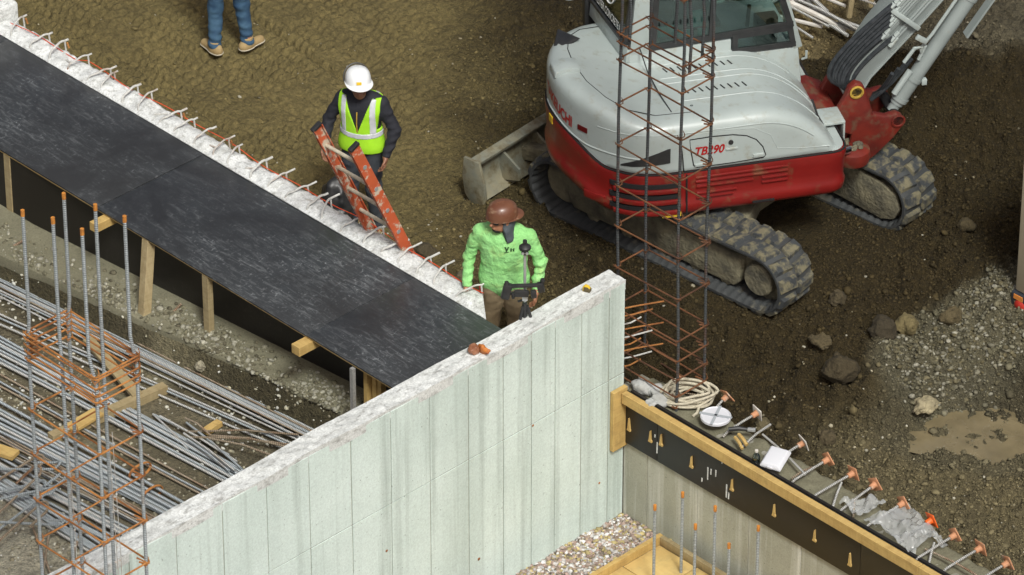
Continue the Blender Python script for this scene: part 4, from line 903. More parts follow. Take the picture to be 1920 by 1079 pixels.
band('handle', -0.64, -0.54, K(1.245), K(1.275), 0.018, M['paint_w'], door, 6, 0.025, 0.006)
band('latch', -0.36, -0.25, K(1.372), K(1.395), 0.014, M['paint_w'], door, 4, 0.02, 0.004)
p = sidept(-0.315, 1.455, 0.01); m = MB(); m.lathe([(0, -0.01), (0.022, -0.01), (0.022, 0.006), (0.012, 0.008), (0, 0.004)], 14, Matrix.Translation(p) @ Matrix.Rotation(R(90), 4, 'X')); m.build('lock', M['black'], door, M=HS)
m = MB(); 
cr = [(x, 1.60+0.015*math.sin((x+1.3)*1.2)-0.10*max(0, (x+0.1)/0.5)**2) for x in np.linspace(-1.45, 0.45, 30)]
m.tube([sidept(x, min(z, float(h_top(np.array(x)))-0.1), 0.0) for x, z in cr], 0.006, 6); m.build('crease', M['paint_w'], hood, M=HS)
cr = [(-0.78, 1.30), (-0.77, 1.5), (-0.68, 1.57), (-0.4, 1.585), (-0.1, 1.56), (0.05, 1.47), (0.12, 1.32), (0.3, 1.29), (0.6, 1.27)]
m = MB(); m.tube([sidept(x, z, -0.005) for x, z in cr], 0.008, 6); m.build('crease', M['paint_w'], hood, M=HS)
# dark triangular side vent
band('side_vent', -1.28, -0.865, lambda x: 1.272+0.045*max(0, (x+1.28)/0.415), lambda x: 1.280+0.185*min(1, max(0, (x+1.28)/0.40))**0.85, 0.006, M['black'], hood, 16, 0.01)
# grille slots and slats in the red skirt
for z in (1.085, 0.972, 0.86):
    band('grille_slot', -1.36, -0.765, K(z-0.028), K(z+0.016), 0.020, M['gap'], skirt, 18, 0.02)
for z in (1.035, 0.922, 0.81):
    band('grille_slat', -1.34, -0.77, K(z-0.026), K(z+0.018), 0.034, M['paint_r'], skirt, 18, 0.03, 0.006)
for z, x0, x1 in ((1.13, -0.63, 0.22), (1.085, -0.63, 0.22), (1.035, -0.02, 0.22), (1.035, -0.62, -0.10), (0.99, -0.02, 0.22), (0.965, -0.62, -0.25), (0.92, -0.62, -0.28)):
    band('pressed_rib', x0, x1, K(z-0.010), K(z+0.010), 0.020, M['paint_r'], skirt, 8, 0.02, 0.005)
for x0 in (-0.715,):
    m = MB(); m.tube([sidept(x0+0.02*(1.19-z), z, 0.012) for z in np.linspace(0.76, 1.18, 8)], 0.008, 6); m.build('seam', M['gap'], skirt, M=HS)
band('yellow_sticker', -0.93, -0.76, K(0.752), K(0.795), 0.016, M['yellow'], skirt, 4, 0.006)
band('dark_slot', -0.10, 0.10, K(0.785), K(0.805), 0.020, M['gap'], skirt, 4, 0.01)
def tailpt(th, z, off): return tuple(ring(np.array([R(th)]), np.array([z]), off)[0])
def tailbox(name, th0, th1, z0, z1, off, mt, parent, bev=0.0):
    m = MB(); n = 7; P = [tailpt(th0+(th1-th0)*i/(n-1), z, o_) for o_ in (off, off-0.03) for z in (z0, z1) for i in range(n)]
    fs = [(i, i+1, n+i+1, n+i) for i in range(n-1)]+[(2*n+i, 3*n+i, 3*n+i+1, 2*n+i+1) for i in range(n-1)]
    rim = list(range(n))+list(range(2*n-1, n-1, -1))
    for a, b in zip(rim, rim[1:]+rim[:1]): fs.append((a, b, 2*n+b, 2*n+a))
    m.add(P, fs); return m.build(name, mt, parent, M=HS, bevel=bev)
tailbox('reflector', -157.5, -152.5, 1.48, 1.53, 0.006, M['reflector'], hood)
tailbox('yellow_sticker', -178, -174.5, 1.33, 1.40, 0.016, M['yellow'], skirt)
tailbox('recess', -153.5, -143.0, 0.82, 0.90, 0.016, M['paint_r'], skirt, 0.01)
m = MB(); m.tube([tailpt(t_, 1.36+0.00*t_+0.10*float(sstep(-150, -178, t_)), -0.002) for t_ in np.linspace(-184, -128, 24)], 0.011, 6); m.build('crease', M['paint_w'], hood, M=HS)
# lettering wrapped onto the panels
def text_mesh(body, size, shear=0.0, bold=0.0, space=1.0):
    cu = bpy.data.curves.new('lettering', 'FONT'); cu.body = body; cu.size = size; cu.shear = shear; cu.offset = bold; cu.space_character = space; cu.extrude = 0.0; cu.resolution_u = 3
    ob = bpy.data.objects.new('lettering', cu); COL.objects.link(ob); dg = bpy.context.evaluated_depsgraph_get(); dg.update()
    me = bpy.data.meshes.new_from_object(ob.evaluated_get(dg)); vs = [tuple(q.co) for q in me.vertices]; fs = [tuple(q.vertices) for q in me.polygons]
    bpy.data.objects.remove(ob); bpy.data.curves.remove(cu); bpy.data.meshes.remove(me); return vs, fs
def lettering(name, body, size, fn, mt, parent, M_=None, shear=0.0, bold=0.0, width=None, space=1.0):
    vs, fs = text_mesh(body, size, shear, bold, space); x0 = min(q[0] for q in vs); x1 = max(q[0] for q in vs); k = 1.0 if width is None else width/(x1-x0)
    m = MB(); m.add([fn((q[0]-x0)*k, q[1]) for q in vs], fs); o = m.build(name, mt, parent, M=M_, smooth=False, fixn=False); return o
lettering('lettering', 'TB290', 0.118, lambda a, b: sidept(-0.64+a, 1.365+b, 0.011), M['letter_r'], door, HS, 0.25, 0.0035, 0.27)
lettering('lettering', 'TAKEUCHI', 0.15, lambda a, b: tailpt(176.8+a*35.5, 1.575-0.11*float(sstep(0.0, 0.63, a))+b, 0.005), M['letter_r'], hood, HS, 0.0, 0.005, 0.63)
# hood: slots, long ridges, seam, lamp wedge, hinge box
def topz(x, y): return float(bis(lambda z: h_white(np.array(x), np.array(y), z), 1.0, 2.1))
for y, x0 in ((-0.07, -0.67), (-0.455, -0.645)):
    for k in range(10):
        x = x0+0.0665*k; m = MB(); z = topz(x, y); m.beam((x-0.012, y+0.038, z-0.002), (x+0.012, y-0.038, z-0.002), 0.017, 0.010); m.build('vent_slot', M['gap'], hood, M=HS, bevel=0.004)
for y, x0, x1 in ((-0.20, -0.75, 0.62), (-0.29, -0.8, 0.64), (-0.60, -0.7, 0.60), (0.03, -0.85, 0.5)):
    m = MB(); m.tube([(x, y-0.03*max(0, x), topz(x, y-0.03*max(0, x))-0.008) for x in np.linspace(x0, x1, 26)], 0.0125, 6); m.build('ridge', M['paint_w'], hood, M=HS)
hs = [(-1.02, 0.80), (-1.25, 0.72), (-1.40, 0.55), (-1.47, 0.3), (-1.485, 0.05), (-1.44, -0.25), (-1.33, -0.5), (-1.18, -0.68), (-0.95, -0.78), (-0.6, -0.8)]
m = MB(); m.tube([(x, y, topz(x, y)-0.0015) for x, y in hs], 0.005, 5); m.build('panel_seam', M['gap'], hood, M=HS)
m = MB(); tz = topz(-1.45, 0.5); m.add([(-1.60, 0.42, tz-0.10), (-1.46, 0.70, tz-0.05), (-1.30, 0.47, tz), (-1.545, 0.33, tz-0.04), (-1.57, 0.40, tz+0.01), (-1.47, 0.66, tz+0.02), (-1.34, 0.47, tz+0.02), (-1.51, 0.36, tz+0.015)], [(0,1,2,3),(4,5,6,7),(0,1,5,4),(1,2,6,5),(2,3,7,6),(3,0,4,7)]); m.build('air_scoop', M['black'], hood, M=HS, bevel=0.01)
m = MB(); tz = topz(-1.55, 0.0); m.prism([(-1.70, tz-0.05), (-1.69, tz+0.01), (-1.60, tz+0.045), (-1.46, tz+0.03), (-1.46, tz-0.03)], -0.12, 0.07, lambda a, b, t: (a, t, b)); m.build('hinge_cover', M['paint_w'], hood, M=HS, bevel=0.012)
for x, y in ((-1.50, 0.62), (-1.25, -0.62), (-0.6, -0.7)):
    m = MB(); m.lathe([(0, 0.006), (0.014, 0.004), (0.016, -0.004)], 10, Matrix.Translation((x, y, topz(x, y)))); m.build('bolt', M['chrome'], hood, M=HS)
m = MB(); m.tube([(-0.86, 0.10, 1.86), (-0.84, -0.1, 1.73), (-0.83, -0.45, 1.715), (-0.80, -0.75, 1.70), (-0.78, -0.96, 1.60), (-0.76, -1.0, 1.4), (-0.74, -0.99, 1.2)], 0.006, 5); m.build('loose_cable', M['black'], EX, M=HS)
# ------------------------------------------------------------------ cab
cy0, cy1 = 0.12, 1.03
m = MB(); m.prism([(-0.96, 1.0), (0.675, 1.0), (0.665, 1.3), (0.628, 1.645), (0.0, 1.645), (0.0, 1.81), (-0.95, 1.80)], cy0, cy1, lambda a, b, t: (a, t, b)); cab = m.build('cab', M['paint_w'], EX, M=HS, bevel=0.015)
def cabbar(name, pts, w, mt, parent=None, y=None):
    m = MB(); m.beam(pts[0], pts[1], w[0], w[1], (0, 1, 0)); return m.build(name, mt, parent or cab, M=HS, bevel=0.006)
for y in (cy0+0.03, cy1-0.03):
    cabbar('pillar', ((0.625, y, 1.63), (0.37, y, 2.55)), (0.09, 0.06), M['paint_w'])
    cabbar('pillar', ((-0.86, y, 1.78), (-0.80, y, 2.55)), (0.17, 0.06), M['paint_w'])
m = MB(); m.prism([(-0.95, 2.52), (0.42, 2.52), (0.36, 2.62), (-0.2, 2.66), (-0.9, 2.62)], cy0-0.01, cy1+0.01, lambda a, b, t: (a, t, b)); m.build('roof', M['paint_w'], cab, M=HS, bevel=0.03)
def window(name, quad, y, fw_, mullions=(), gl='glass'):
    """window in the plane of the side wall: quad of (x, z)"""
    m = MB(); m.prism(quad, y-0.004, y+0.004, lambda a, b, t: (a, t, b)); g_ = m.build(name, M[gl], cab, M=HS, smooth=False)
    n = len(quad)
    for i in range(n):
        a, b = quad[i], quad[(i+1) % n]; m = MB(); dx, dz = b[0]-a[0], b[1]-a[1]; L_ = math.hypot(dx, dz); ex, ez = dx/L_*fw_/2, dz/L_*fw_/2
        m.beam((a[0]-ex, y, a[1]-ez), (b[0]+ex, y, b[1]+ez), fw_, 0.026+0.002*i, (0, 1, 0)); m.build('window_frame', M['black'], g_, M=HS)
    for a, b in mullions: m = MB(); m.beam((a[0], y, a[1]), (b[0], y, b[1]), fw_*0.9, 0.03, (0, 1, 0)); m.build('mullion', M['black'], g_, M=HS)
    return g_
window('side_window', [(-0.735, 1.835), (0.545, 1.895), (0.36, 2.5), (-0.70, 2.5)], cy0+0.004, 0.055, [((-0.19, 1.86), (-0.17, 2.5))])
window('lower_window', [(0.03, 1.685), (0.575, 1.685), (0.545, 1.855), (0.03, 1.84)], cy0+0.002, 0.05)
window('door_window', [(-0.70, 1.55), (0.58, 1.55), (0.36, 2.5), (-0.70, 2.5)], cy1-0.004, 0.055)
# rear window with the owner's lettering
def rearpt(a, z, off): return (-0.965-0.12*(a-0.12)-off+0.10*(z-1.85), a, z)
m = MB(); m.add([rearpt(0.13, 1.70, 0), rearpt(1.02, 1.70, 0), rearpt(1.02, 1.865, 0), rearpt(0.13, 1.865, 0)]+[(q[0]+0.10, q[1], q[2]) for q in (rearpt(0.13, 1.70, 0), rearpt(1.02, 1.70, 0), rearpt(1.02, 1.865, 0), rearpt(0.13, 1.865, 0))], [(0,1,2,3),(4,5,6,7),(0,1,5,4),(1,2,6,5),(2,3,7,6),(3,0,4,7)]); m.build('rear_sill', M['paint_w'], cab, M=HS, bevel=0.012)
m = MB(); m.add([rearpt(0.20, 1.88, 0), rearpt(0.98, 1.88, 0), rearpt(0.98, 2.5, 0), rearpt(0.20, 2.5, 0)], [(0, 1, 2, 3)]); rwn = m.build('rear_window', M['glass_dark'], cab, M=HS, smooth=False)
for a, b in (((0.16, 1.875), (1.0, 1.875)), ((0.985, 1.875), (0.985, 2.5)), ((0.185, 1.875), (0.185, 2.5))):
    m = MB(); m.beam(rearpt(a[0], a[1], 0.0), rearpt(b[0], b[1], 0.0), 0.04, 0.03); m.build('window_frame', M['black'], rwn, M=HS)
lettering('lettering', 'WESTER CONCRETE LLC', 0.105, lambda a, b: rearpt(0.93-a, 1.925+b, 0.008), M['letter_w'], rwn, HS, 0.0, 0.001, 0.70)
m = MB(); m.tube([rearpt(0.62+0.11*math.cos(R(k*15)), 2.17+0.11*math.sin(R(k*15)), 0.008) for k in range(24)], 0.007, 5, closed=True); m.tube([rearpt(0.57, 2.12, 0.008), rearpt(0.60, 2.21, 0.008), rearpt(0.63, 2.13, 0.008), rearpt(0.66, 2.22, 0.008)], 0.007, 5); m.build('emblem', M['letter_w'], rwn, M=HS)
m = MB(); m.span((-1.12, 1.04, 1.55), (-1.02, 1.14, 2.4)); m.build('door_hinge_post', M['black'], cab, M=HS, bevel=0.02)
m = MB(); m.lathe([(0, -0.05), (0.06, -0.04), (0.07, 0), (0.06, 0.04), (0, 0.05)], 14, Matrix.Translation((-1.20, 1.30, 1.78))); m.build('mirror', M['paint_w'], cab, M=HS)
# inside the cab
m = MB(); m.span((-0.55, 0.36, 1.70), (-0.02, 0.86, 1.86)); m.span((-0.62, 0.38, 1.86), (-0.46, 0.84, 2.42)); m.build('seat', M['black'], cab, M=HS, bevel=0.04)
m = MB(); m.span((0.25, 0.18, 1.64), (0.45, 0.30, 1.95)); m.tube([(0.2, 0.32, 1.8), (0.22, 0.33, 2.02)], 0.02, 8); m.tube([(0.2, 0.8, 1.8), (0.22, 0.81, 2.02)], 0.02, 8); m.build('controls', M['black'], cab, M=HS, bevel=0.01)
for x0, x1, z0, z1, y in ((-0.66, -0.50, 1.88, 1.99, 0.20), (-0.49, -0.36, 1.865, 1.93, 0.19), (-0.36, -0.24, 1.93, 2.10, 0.22), (-0.30, -0.22, 1.86, 1.93, 0.18)):
    m = MB(); m.span((x0, y, z0), (x1, y+0.01, z1)); m.build('teal_sheet', M['teal'], cab, M=HS)
m = MB(); m.tube([(0.66, cy0-0.02, 1.52), (0.69, cy0-0.05, 1.55), (0.69, cy0-0.05, 1.62)], 0.012, 6); m.build('hand_rail', M['paint_w'], cab, M=HS)
# tool-box lid by the boom foot
m = MB(); m.span((0.60, -0.62, 1.24), (0.86, -0.36, 1.27)); m.span((0.84, -0.62, 1.06), (0.86, -0.36, 1.24)); m.build('front_bracket', M['paint_w'], EX, M=HS, bevel=0.008)
m = MB(); m.tube([(0.56, -0.55, 1.50), (0.60, -0.60, 1.36), (0.68, -0.66, 1.20), (0.74, -0.70, 1.08)], 0.010, 6); m.build('grab_loop', M['black'], EX, M=HS)
# ------------------------------------------------------------------ swing bracket, boom, rams
pl = [(0.68, 1.24), (0.82, 1.16), (0.92, 1.34), (0.96, 1.45), (1.02, 1.50), (1.09, 1.47), (1.13, 1.38), (1.20, 1.14), (1.32, 1.10), (1.42, 1.12), (1.48, 1.08), (1.49, 0.98), (1.40, 0.86), (1.24, 0.70), (1.12, 0.62), (1.0, 0.66), (0.98, 0.80), (1.0, 0.95), (0.84, 1.02), (0.68, 1.06)]
br = None
for y0, y1 in ((-0.38, -0.30), (0.06, 0.14)):
    m = MB(); m.prism(pl, y0, y1, lambda a, b, t: (a, t, b)); o = m.build('swing_bracket', M['paint_r2'], EX, M=HS, bevel=0.018)
    br = br or o
m = MB(); m.span((0.70, -0.30, 0.80), (1.22, 0.06, 1.05)); m.span((0.98, -0.30, 0.66), (1.30, 0.06, 0.84)); m.build('bracket_web', M['paint_r2'], br, M=HS, bevel=0.02)
m = MB(); m.lathe([(0, 0.03), (0.10, 0.025), (0.155, 0.0), (0.165, -0.06), (0.15, -0.12), (0, -0.12)], 24, Matrix.Translation((1.0, -0.43, 0.84))); m.build('bracket_lobe', M['paint_r2'], br, M=HS)
m = MB()
for k in range(26): 
    a_ = random.uniform(0, 6.28); r_ = 0.11*math.sqrt(random.random()); m.lathe([(0, 0.02), (0.02, 0.012), (0.026, -0.004)], 7, Matrix.Translation((1.0+r_*math.cos(a_)*0.9, -0.43+r_*math.sin(a_), 0.868+0.014*random.random())))
o = m.build('mud_cake', M['muddy'], br, M=HS); o['kind'] = 'stuff'
for (x, z, yy) in ((1.03, 1.405, -0.385), (1.435, 1.04, -0.385)):
    Mx = Matrix.Translation((x, yy, z)) @ Matrix.Rotation(R(90), 4, 'X')
    m = MB(); m.lathe([(0.045, -0.01), (0.062, -0.01), (0.066, 0.008), (0.05, 0.012), (0.045, 0.0)], 20, Mx); m.build('bush', M['brass'] if z > 1.2 else M['paint_r2'], br, M=HS)
    m = MB(); m.lathe([(0, -0.5), (0.046, -0.5), (0.046, 0.0), (0, 0.0)], 16, Mx); m.build('pin', M['gap'], br, M=HS)
m = MB(); m.prism([(0.55, 0.86), (0.78, 0.86), (0.9, 1.0), (0.9, 1.16), (0.75, 1.24), (0.55, 1.24)], -0.28, 0.28, lambda a, b, t: (a, t, b)); m.build('boom_mount', M['paint_r2'], EX, M=HS, bevel=0.02)
m = MB(); m.tube([(0.55, -0.72, 0.98), (0.93, -0.52, 0.90)], 0.042, 14); m.build('swing_rod', M['chrome'], EX, M=HS)
bm_y0, bm_y1 = -0.235, -0.005
bpoly = [(0.95, 1.30), (1.02, 1.27), (1.12, 1.31), (1.20, 1.44), (1.62, 1.90), (1.95, 2.28), (3.1, 3.60), (3.6, 4.5), (3.35, 4.6), (2.75, 3.72), (1.52, 2.36), (1.2, 1.95), (1.0, 1.62), (0.92, 1.42)]
m = MB(); m.prism(bpoly, bm_y0, bm_y1, lambda a, b, t: (a, t, b)); boom = m.build('boom', M['paint_g'], EX, M=HS, bevel=0.014)
m = MB(); m.tube([(1.13, bm_y0-0.004, 1.32), (1.20, bm_y0-0.004, 1.45), (1.62, bm_y0-0.004, 1.91), (1.95, bm_y0-0.004, 2.29), (3.1, bm_y0-0.004, 3.6)], 0.014, 6); m.build('weld_edge', M['paint_g'], boom, M=HS)
ex_, ez_ = 0.657, 0.754       # boom direction
nx_, nz_ = -0.754, 0.657
for k in range(9):
    q = 0.01+0.029*k+(0.05 if k > 6 else 0); y = bm_y0-0.035+ (0.022 if k > 5 else 0.0)
    s0 = 0.12+0.05*math.sin(k*1.1)+(0.10 if k < 2 else 0)-0.03*k*(k > 4)
    bx0, bz0 = 1.50-0.0*k, 1.97
    # pipe k lies across the boom side, q metres from its upper edge
    ax_, az_ = 1.24+q*0.754+s0*ex_, 2.08-q*0.657+s0*ez_-0.02
    m = MB(); m.tube([(ax_, y, az_), (ax_+1.7*ex_, y, az_+1.7*ez_)], 0.0165 if k != 6 else 0.024, 8); pp = m.build('steel_pipe', M['paint_g'], boom, M=HS)
    m = MB(); m.lathe([(0.016, -0.06), (0.026, -0.055), (0.026, -0.01), (0.021, 0.0), (0.021, 0.05), (0.017, 0.055)], 8, Matrix.Translation((ax_, y, az_)) @ Vector((0, 0, 1)).rotation_difference(Vector((ex_, 0, ez_))).to_matrix().to_4x4()); m.build('fitting', M['paint_w'], pp, M=HS)
    if k < 8:
        sw = 0.10+0.012*(8-k)
        e0 = Vector((ax_, y, az_)); e1 = Vector((0.98+0.018*k, y+0.05, 1.38-0.02*k))
        c1 = e0-Vector((ex_, 0, ez_))*(0.34+0.014*(8-k))+Vector((-0.10, 0, 0.02)); c2 = e1+Vector((-0.42+0.035*k, -0.03, 0.14+0.004*k))
        pts = [((1-t)**3)*e0+3*t*(1-t)**2*c1+3*t*t*(1-t)*c2+t**3*e1 for t in [i/14 for i in range(15)]]
        m = MB(); m.tube(pts, 0.0225, 8); m.build('hose', M['hose'], EX, M=HS)
m = MB(); m.beam((1.36, bm_y0-0.06, 2.16), (1.62, bm_y0-0.06, 1.93), 0.045, 0.03, (0, 1, 0)); m.build('pipe_clamp', M['paint_w'], boom, M=HS, bevel=0.006)
m = MB(); m.beam((1.60, bm_y0-0.06, 1.85), (1.70, bm_y0-0.06, 1.78), 0.05, 0.03, (0, 1, 0)); m.build('pipe_clamp', M['paint_w'], boom, M=HS, bevel=0.006)
# lift ram in front of the boom
rb = Vector((1.44, -0.20, 1.06)); rt_ = Vector((2.42, -0.20, 2.62)); rd = (rt_-rb).normalized()
m = MB(); m.tube([rb-rd*0.02, rb+rd*0.10], 0.05, 12); m.build('ram_eye', M['paint_g'], EX, M=HS)
m = MB(); m.tube([rb+rd*0.06, rb+rd*0.10, rb+rd*0.105, rb+rd*1.25, rb+rd*1.255, rb+rd*1.30], [0.062, 0.062, 0.07, 0.07, 0.078, 0.078], 20); ram = m.build('lift_ram', M['paint_g'], EX, M=HS)
m = MB(); m.tube([rb+rd*1.3, rt_+rd*0.8], 0.04, 14); m.build('ram_rod', M['chrome'], ram, M=HS)
for q in (0.10, 0.33): m = MB(); m.tube([rb+rd*q, rb+rd*(q+0.04)], 0.079, 20); m.build('ram_collar', M['paint_g'], ram, M=HS)
m = MB(); m.box(rb+rd*0.35+Vector((0.085, -0.03, -0.03)), (0.05, 0.05, 0.06)); m.build('ram_lug', M['paint_w'], ram, M=HS, bevel=0.006)
sd = Vector((-0.10, -0.04, 0.05)); m = MB(); m.tube([rb+rd*0.16+sd*0.9, rb+rd*0.42+sd*0.9], 0.03, 10); m.build('ram_valve', M['paint_w'], ram, M=HS)
m = MB(); m.tube([rb+rd*0.60+sd*0.8, rb+rd*0.66+sd*1.3, rb+rd*0.74+sd*1.35, rb+rd*0.84+sd*1.2, rb+rd*1.4+sd*1.2, rb+rd*2.0+sd*1.2], 0.016, 8); m.build('ram_pipe', M['paint_w'], ram, M=HS)
m = MB(); m.tube([rb+rd*0.55+sd*0.8, rb+rd*0.70+sd*1.1, rb+rd*0.66+sd*2.0, rb+rd*0.50+sd*2.1], 0.018, 8); m.build('ram_pipe', M['paint_w'], ram, M=HS)
for k in range(4):
    e0 = rb+rd*(0.55-0.06*k)+sd*(1.6+0.3*k); e1 = Vector((1.24+0.02*k, -0.16+0.03*k, 1.16)); c_ = (e0+e1)/2+Vector((-0.02, 0, -0.10))
    m = MB(); m.tube([e0.lerp(c_, t).lerp(c_.lerp(e1, t), t) for t in [i/10 for i in range(11)]], 0.020, 8); m.build('hose', M['hose'], EX, M=HS)
# second ram, behind
m = MB(); m.tube([(1.20, -0.02, 1.32), (1.58, 0.02, 1.86)], 0.075, 16); m.build('inner_ram', M['paint_g'], EX, M=HS)
# guard plate in front of the ram
m = MB(); m.beam((2.06, -0.30, 1.80), (2.9, -0.30, 3.1), 0.02, 0.10, (0, 1, 0)); m.build('guard_plate', M['paint_g'], EX, M=HS)
# ================================================================== people
M['skin'] = mat('skin', (0.40, 0.19, 0.105), (0.33, 0.15, 0.08), 0.5, 14)
M['skin_dark'] = mat('dark_skin', (0.27, 0.125, 0.07), (0.21, 0.095, 0.055), 0.5, 14)
M['black_cloth'] = mat('black_fleece', (0.010, 0.011, 0.016), (0.016, 0.017, 0.024), 0.85, 9, bump=0.5, bscale=30)
M['vest'] = mat('lime_vest', (0.36, 0.72, 0.02), (0.30, 0.62, 0.02), 0.7, 6, bump=0.4, bscale=16)
M['silver'] = mat('silver_tape', (0.60, 0.62, 0.64), (0.5, 0.52, 0.55), 0.35, 20, bump=0.2, bscale=20)
M['green_shirt'] = mat('green_shirt', (0.30, 0.66, 0.24), (0.24, 0.56, 0.18), 0.8, 5, bump=1.0, bscale=16, bdist=0.03, dirt=(0.36, 0.50, 0.16), dscale=6, dlo=0.5, dhi=0.8)
M['khaki'] = mat('khaki_trousers', (0.22, 0.165, 0.095), (0.16, 0.12, 0.065), 0.85, 7, bump=0.5, bscale=18)
M['jeans'] = mat('blue_jeans', (0.022, 0.062, 0.125), (0.045, 0.105, 0.17), 0.8, 9, bump=0.6, bscale=22)
M['dark_trousers'] = mat('dark_trousers', (0.022, 0.027, 0.035), (0.04, 0.047, 0.056), 0.85, 8, bump=0.5, bscale=20)
M['boot'] = mat('tan_boot', (0.36, 0.26, 0.12), (0.27, 0.19, 0.085), 0.8, 12)
M['sole'] = mat('pale_sole', (0.48, 0.44, 0.34), rough=0.8)
M['hat_w'] = mat('white_hat', (0.80, 0.82, 0.82), (0.74, 0.76, 0.77), 0.28, 4, coat=0.3)
M['hat_b'] = mat('brown_hat', (0.12, 0.045, 0.024), (0.17, 0.075, 0.04), 0.36, 6, dirt=(0.30, 0.20, 0.12), dscale=14, dlo=0.56, dhi=0.74, coat=0.15)
M['gaiter'] = mat('grey_gaiter', (0.055, 0.068, 0.078), (0.075, 0.09, 0.10), 0.8, 10, bump=0.4, bscale=25)
M['hair'] = mat('dark_hair', (0.010, 0.008, 0.007), rough=0.6)
def net(name, fn, lo, hi, h, mt, parent, ang=180):
    V, F = surface_net(fn, lo, hi, h); 
    return npmesh(name, V, F, mt, parent, True, None, ang)
def person(label, loc, rz, sp):
    p = thing('person', label, 'person', loc, rz)
    J = dict(sh=0.185, hipx=0.09, neck=(0, 0.015, 1.47), head=(0, 0.055, 1.625), el_r=(0.29, 0.0, 1.14), wr_r=(0.27, 0.13, 0.92), el_l=(-0.29, -0.01, 1.14), wr_l=(-0.27, 0.09, 0.90),
             kn_r=(0.11, 0.02, 0.50), an_r=(0.12, -0.02, 0.09), kn_l=(-0.11, 0.02, 0.50), an_l=(-0.12, -0.02, 0.09), toe_r=0.15, toe_l=-0.15)
    J.update(sp.get('J', {})); fat = sp.get('fat', 1.0)
    shr, shl = (J['sh'], -0.01, 1.405), (-J['sh'], -0.01, 1.405)
    def torso(X, Y, Z, g=0.0):
        Ys = Y*1.42
        d_ = sd_cone(X, Ys, Z, (0, 0.0, 1.30), (0, 0.0, 1.00), 0.175*fat+g, 0.165*fat+g)
        d_ = smin(d_, sd_cone(X, Ys, Z, (-0.10, -0.01, 1.375), (0.10, -0.01, 1.375), 0.115+g, 0.115+g), 0.09)
        return d_
    def arm(X, Y, Z, s_, g=0.0, wrist=True):
        sh, el, wr = (shr, J['el_r'], J['wr_r']) if s_ > 0 else (shl, J['el_l'], J['wr_l'])
        return smin(sd_cone(X, Y, Z, sh, el, 0.056+g, 0.042+g), sd_cone(X, Y, Z, el, wr, 0.043+g, 0.031+g*0.9), 0.03)
    def leg(X, Y, Z, s_, g=0.0, low=None):
        kn, an = (J['kn_r'], J['an_r']) if s_ > 0 else (J['kn_l'], J['an_l'])
        return smin(sd_cone(X, Y, Z, (s_*J['hipx'], 0, 0.90), kn, 0.088*fat+g, 0.060+g), sd_cone(X, Y, Z, kn, an, 0.060+g, 0.045+g*1.25), 0.04)
    def hips(X, Y, Z, g=0.0): return sd_cone(X, Y*1.3, Z, (-0.06, -0.01, 0.94), (0.06, -0.01, 0.94), 0.125*fat+g, 0.125*fat+g)
    def wrinkle(X, Y, Z, a, sc=14): return a*(fbm(X*sc*0.7+3, Y*sc*0.7+5, Z*sc*1.4, oct=2, seed=sp.get('seed', 1))-0.5)
    H = Vector(J['head']); hq = (Matrix.Rotation(sp.get('turn', 0.0), 3, 'Z') @ Matrix.Rotation(sp.get('nod', 0.0), 3, 'X'))
    hi_ = np.array(hq.inverted())
    def headlocal(X, Y, Z):
        x, y, z = X-H.x, Y-H.y, Z-H.z
        return (hi_[0][0]*x+hi_[0][1]*y+hi_[0][2]*z, hi_[1][0]*x+hi_[1][1]*y+hi_[1][2]*z, hi_[2][0]*x+hi_[2][1]*y+hi_[2][2]*z)
    def head(X, Y, Z):
        x, y, z = headlocal(X, Y, Z)
        d_ = sd_ell(x, y, z, (0, -0.005, 0.025), (0.076, 0.096, 0.098))
        d_ = smin(d_, sd_ell(x, y, z, (0, 0.022, -0.055), (0.054, 0.062, 0.062)), 0.03)      # jaw
        d_ = smin(d_, sd_cone(x, y, z, (0, 0.088, 0.012), (0, 0.108, -0.022), 0.010, 0.016), 0.012)  # nose
        d_ = smin(d_, sd_cone(x, y, z, (-0.018, 0.086, -0.058), (0.018, 0.086, -0.058), 0.008, 0.008), 0.012)  # mouth
        for s_ in (-1, 1):
            d_ = smin(d_, sd_ell(x, y, z, (s_*0.079, -0.005, -0.005), (0.012, 0.022, 0.034)), 0.01)
            d_ = smax(d_, -sd_ell(x, y, z, (s_*0.032, 0.094, 0.018), (0.018, 0.014, 0.011)), 0.012)
        return d_
    def hand(X, Y, Z, s_):
        el, wr = (Vector(J['el_r']), Vector(J['wr_r'])) if s_ > 0 else (Vector(J['el_l']), Vector(J['wr_l']))
        a = (wr-el).normalized(); a = (a*0.6+Vector((0, 0.06, -0.8))).normalized(); n = Vector((-s_, 0.25, 0)); n = (n-a*n.dot(a)).normalized(); w = a.cross(n)*(1 if s_ > 0 else -1)
        if w.y < 0: w = -w
        pc = wr+a*0.055; d_ = sd_cone(X, Y, Z, wr-a*0.02, wr+a*0.01, 0.030, 0.027)
        for q in (-0.022, 0.0, 0.022): d_ = smin(d_, sd_cone(X, Y, Z, wr+a*0.02+w*q*0.8, wr+a*0.085+w*q, 0.018, 0.015), 0.018)
        for q, ln in ((-0.030, 0.052), (-0.010, 0.064), (0.011, 0.070), (0.031, 0.062)):
            b = wr+a*0.085+w*q; c1 = b+a*ln*0.55+n*0.012; c2 = c1+(a*0.5+n*0.85).normalized()*ln*0.62
            f_ = smin(sd_cone(X, Y, Z, b, c1, 0.0105, 0.0095), sd_cone(X, Y, Z, c1, c2, 0.0095, 0.0085), 0.006); d_ = smin(d_, f_, 0.008)
        b = wr+a*0.025+w*0.030; c1 = b+a*0.035+w*0.028+n*0.012; c2 = c1+a*0.038+n*0.014+w*0.002
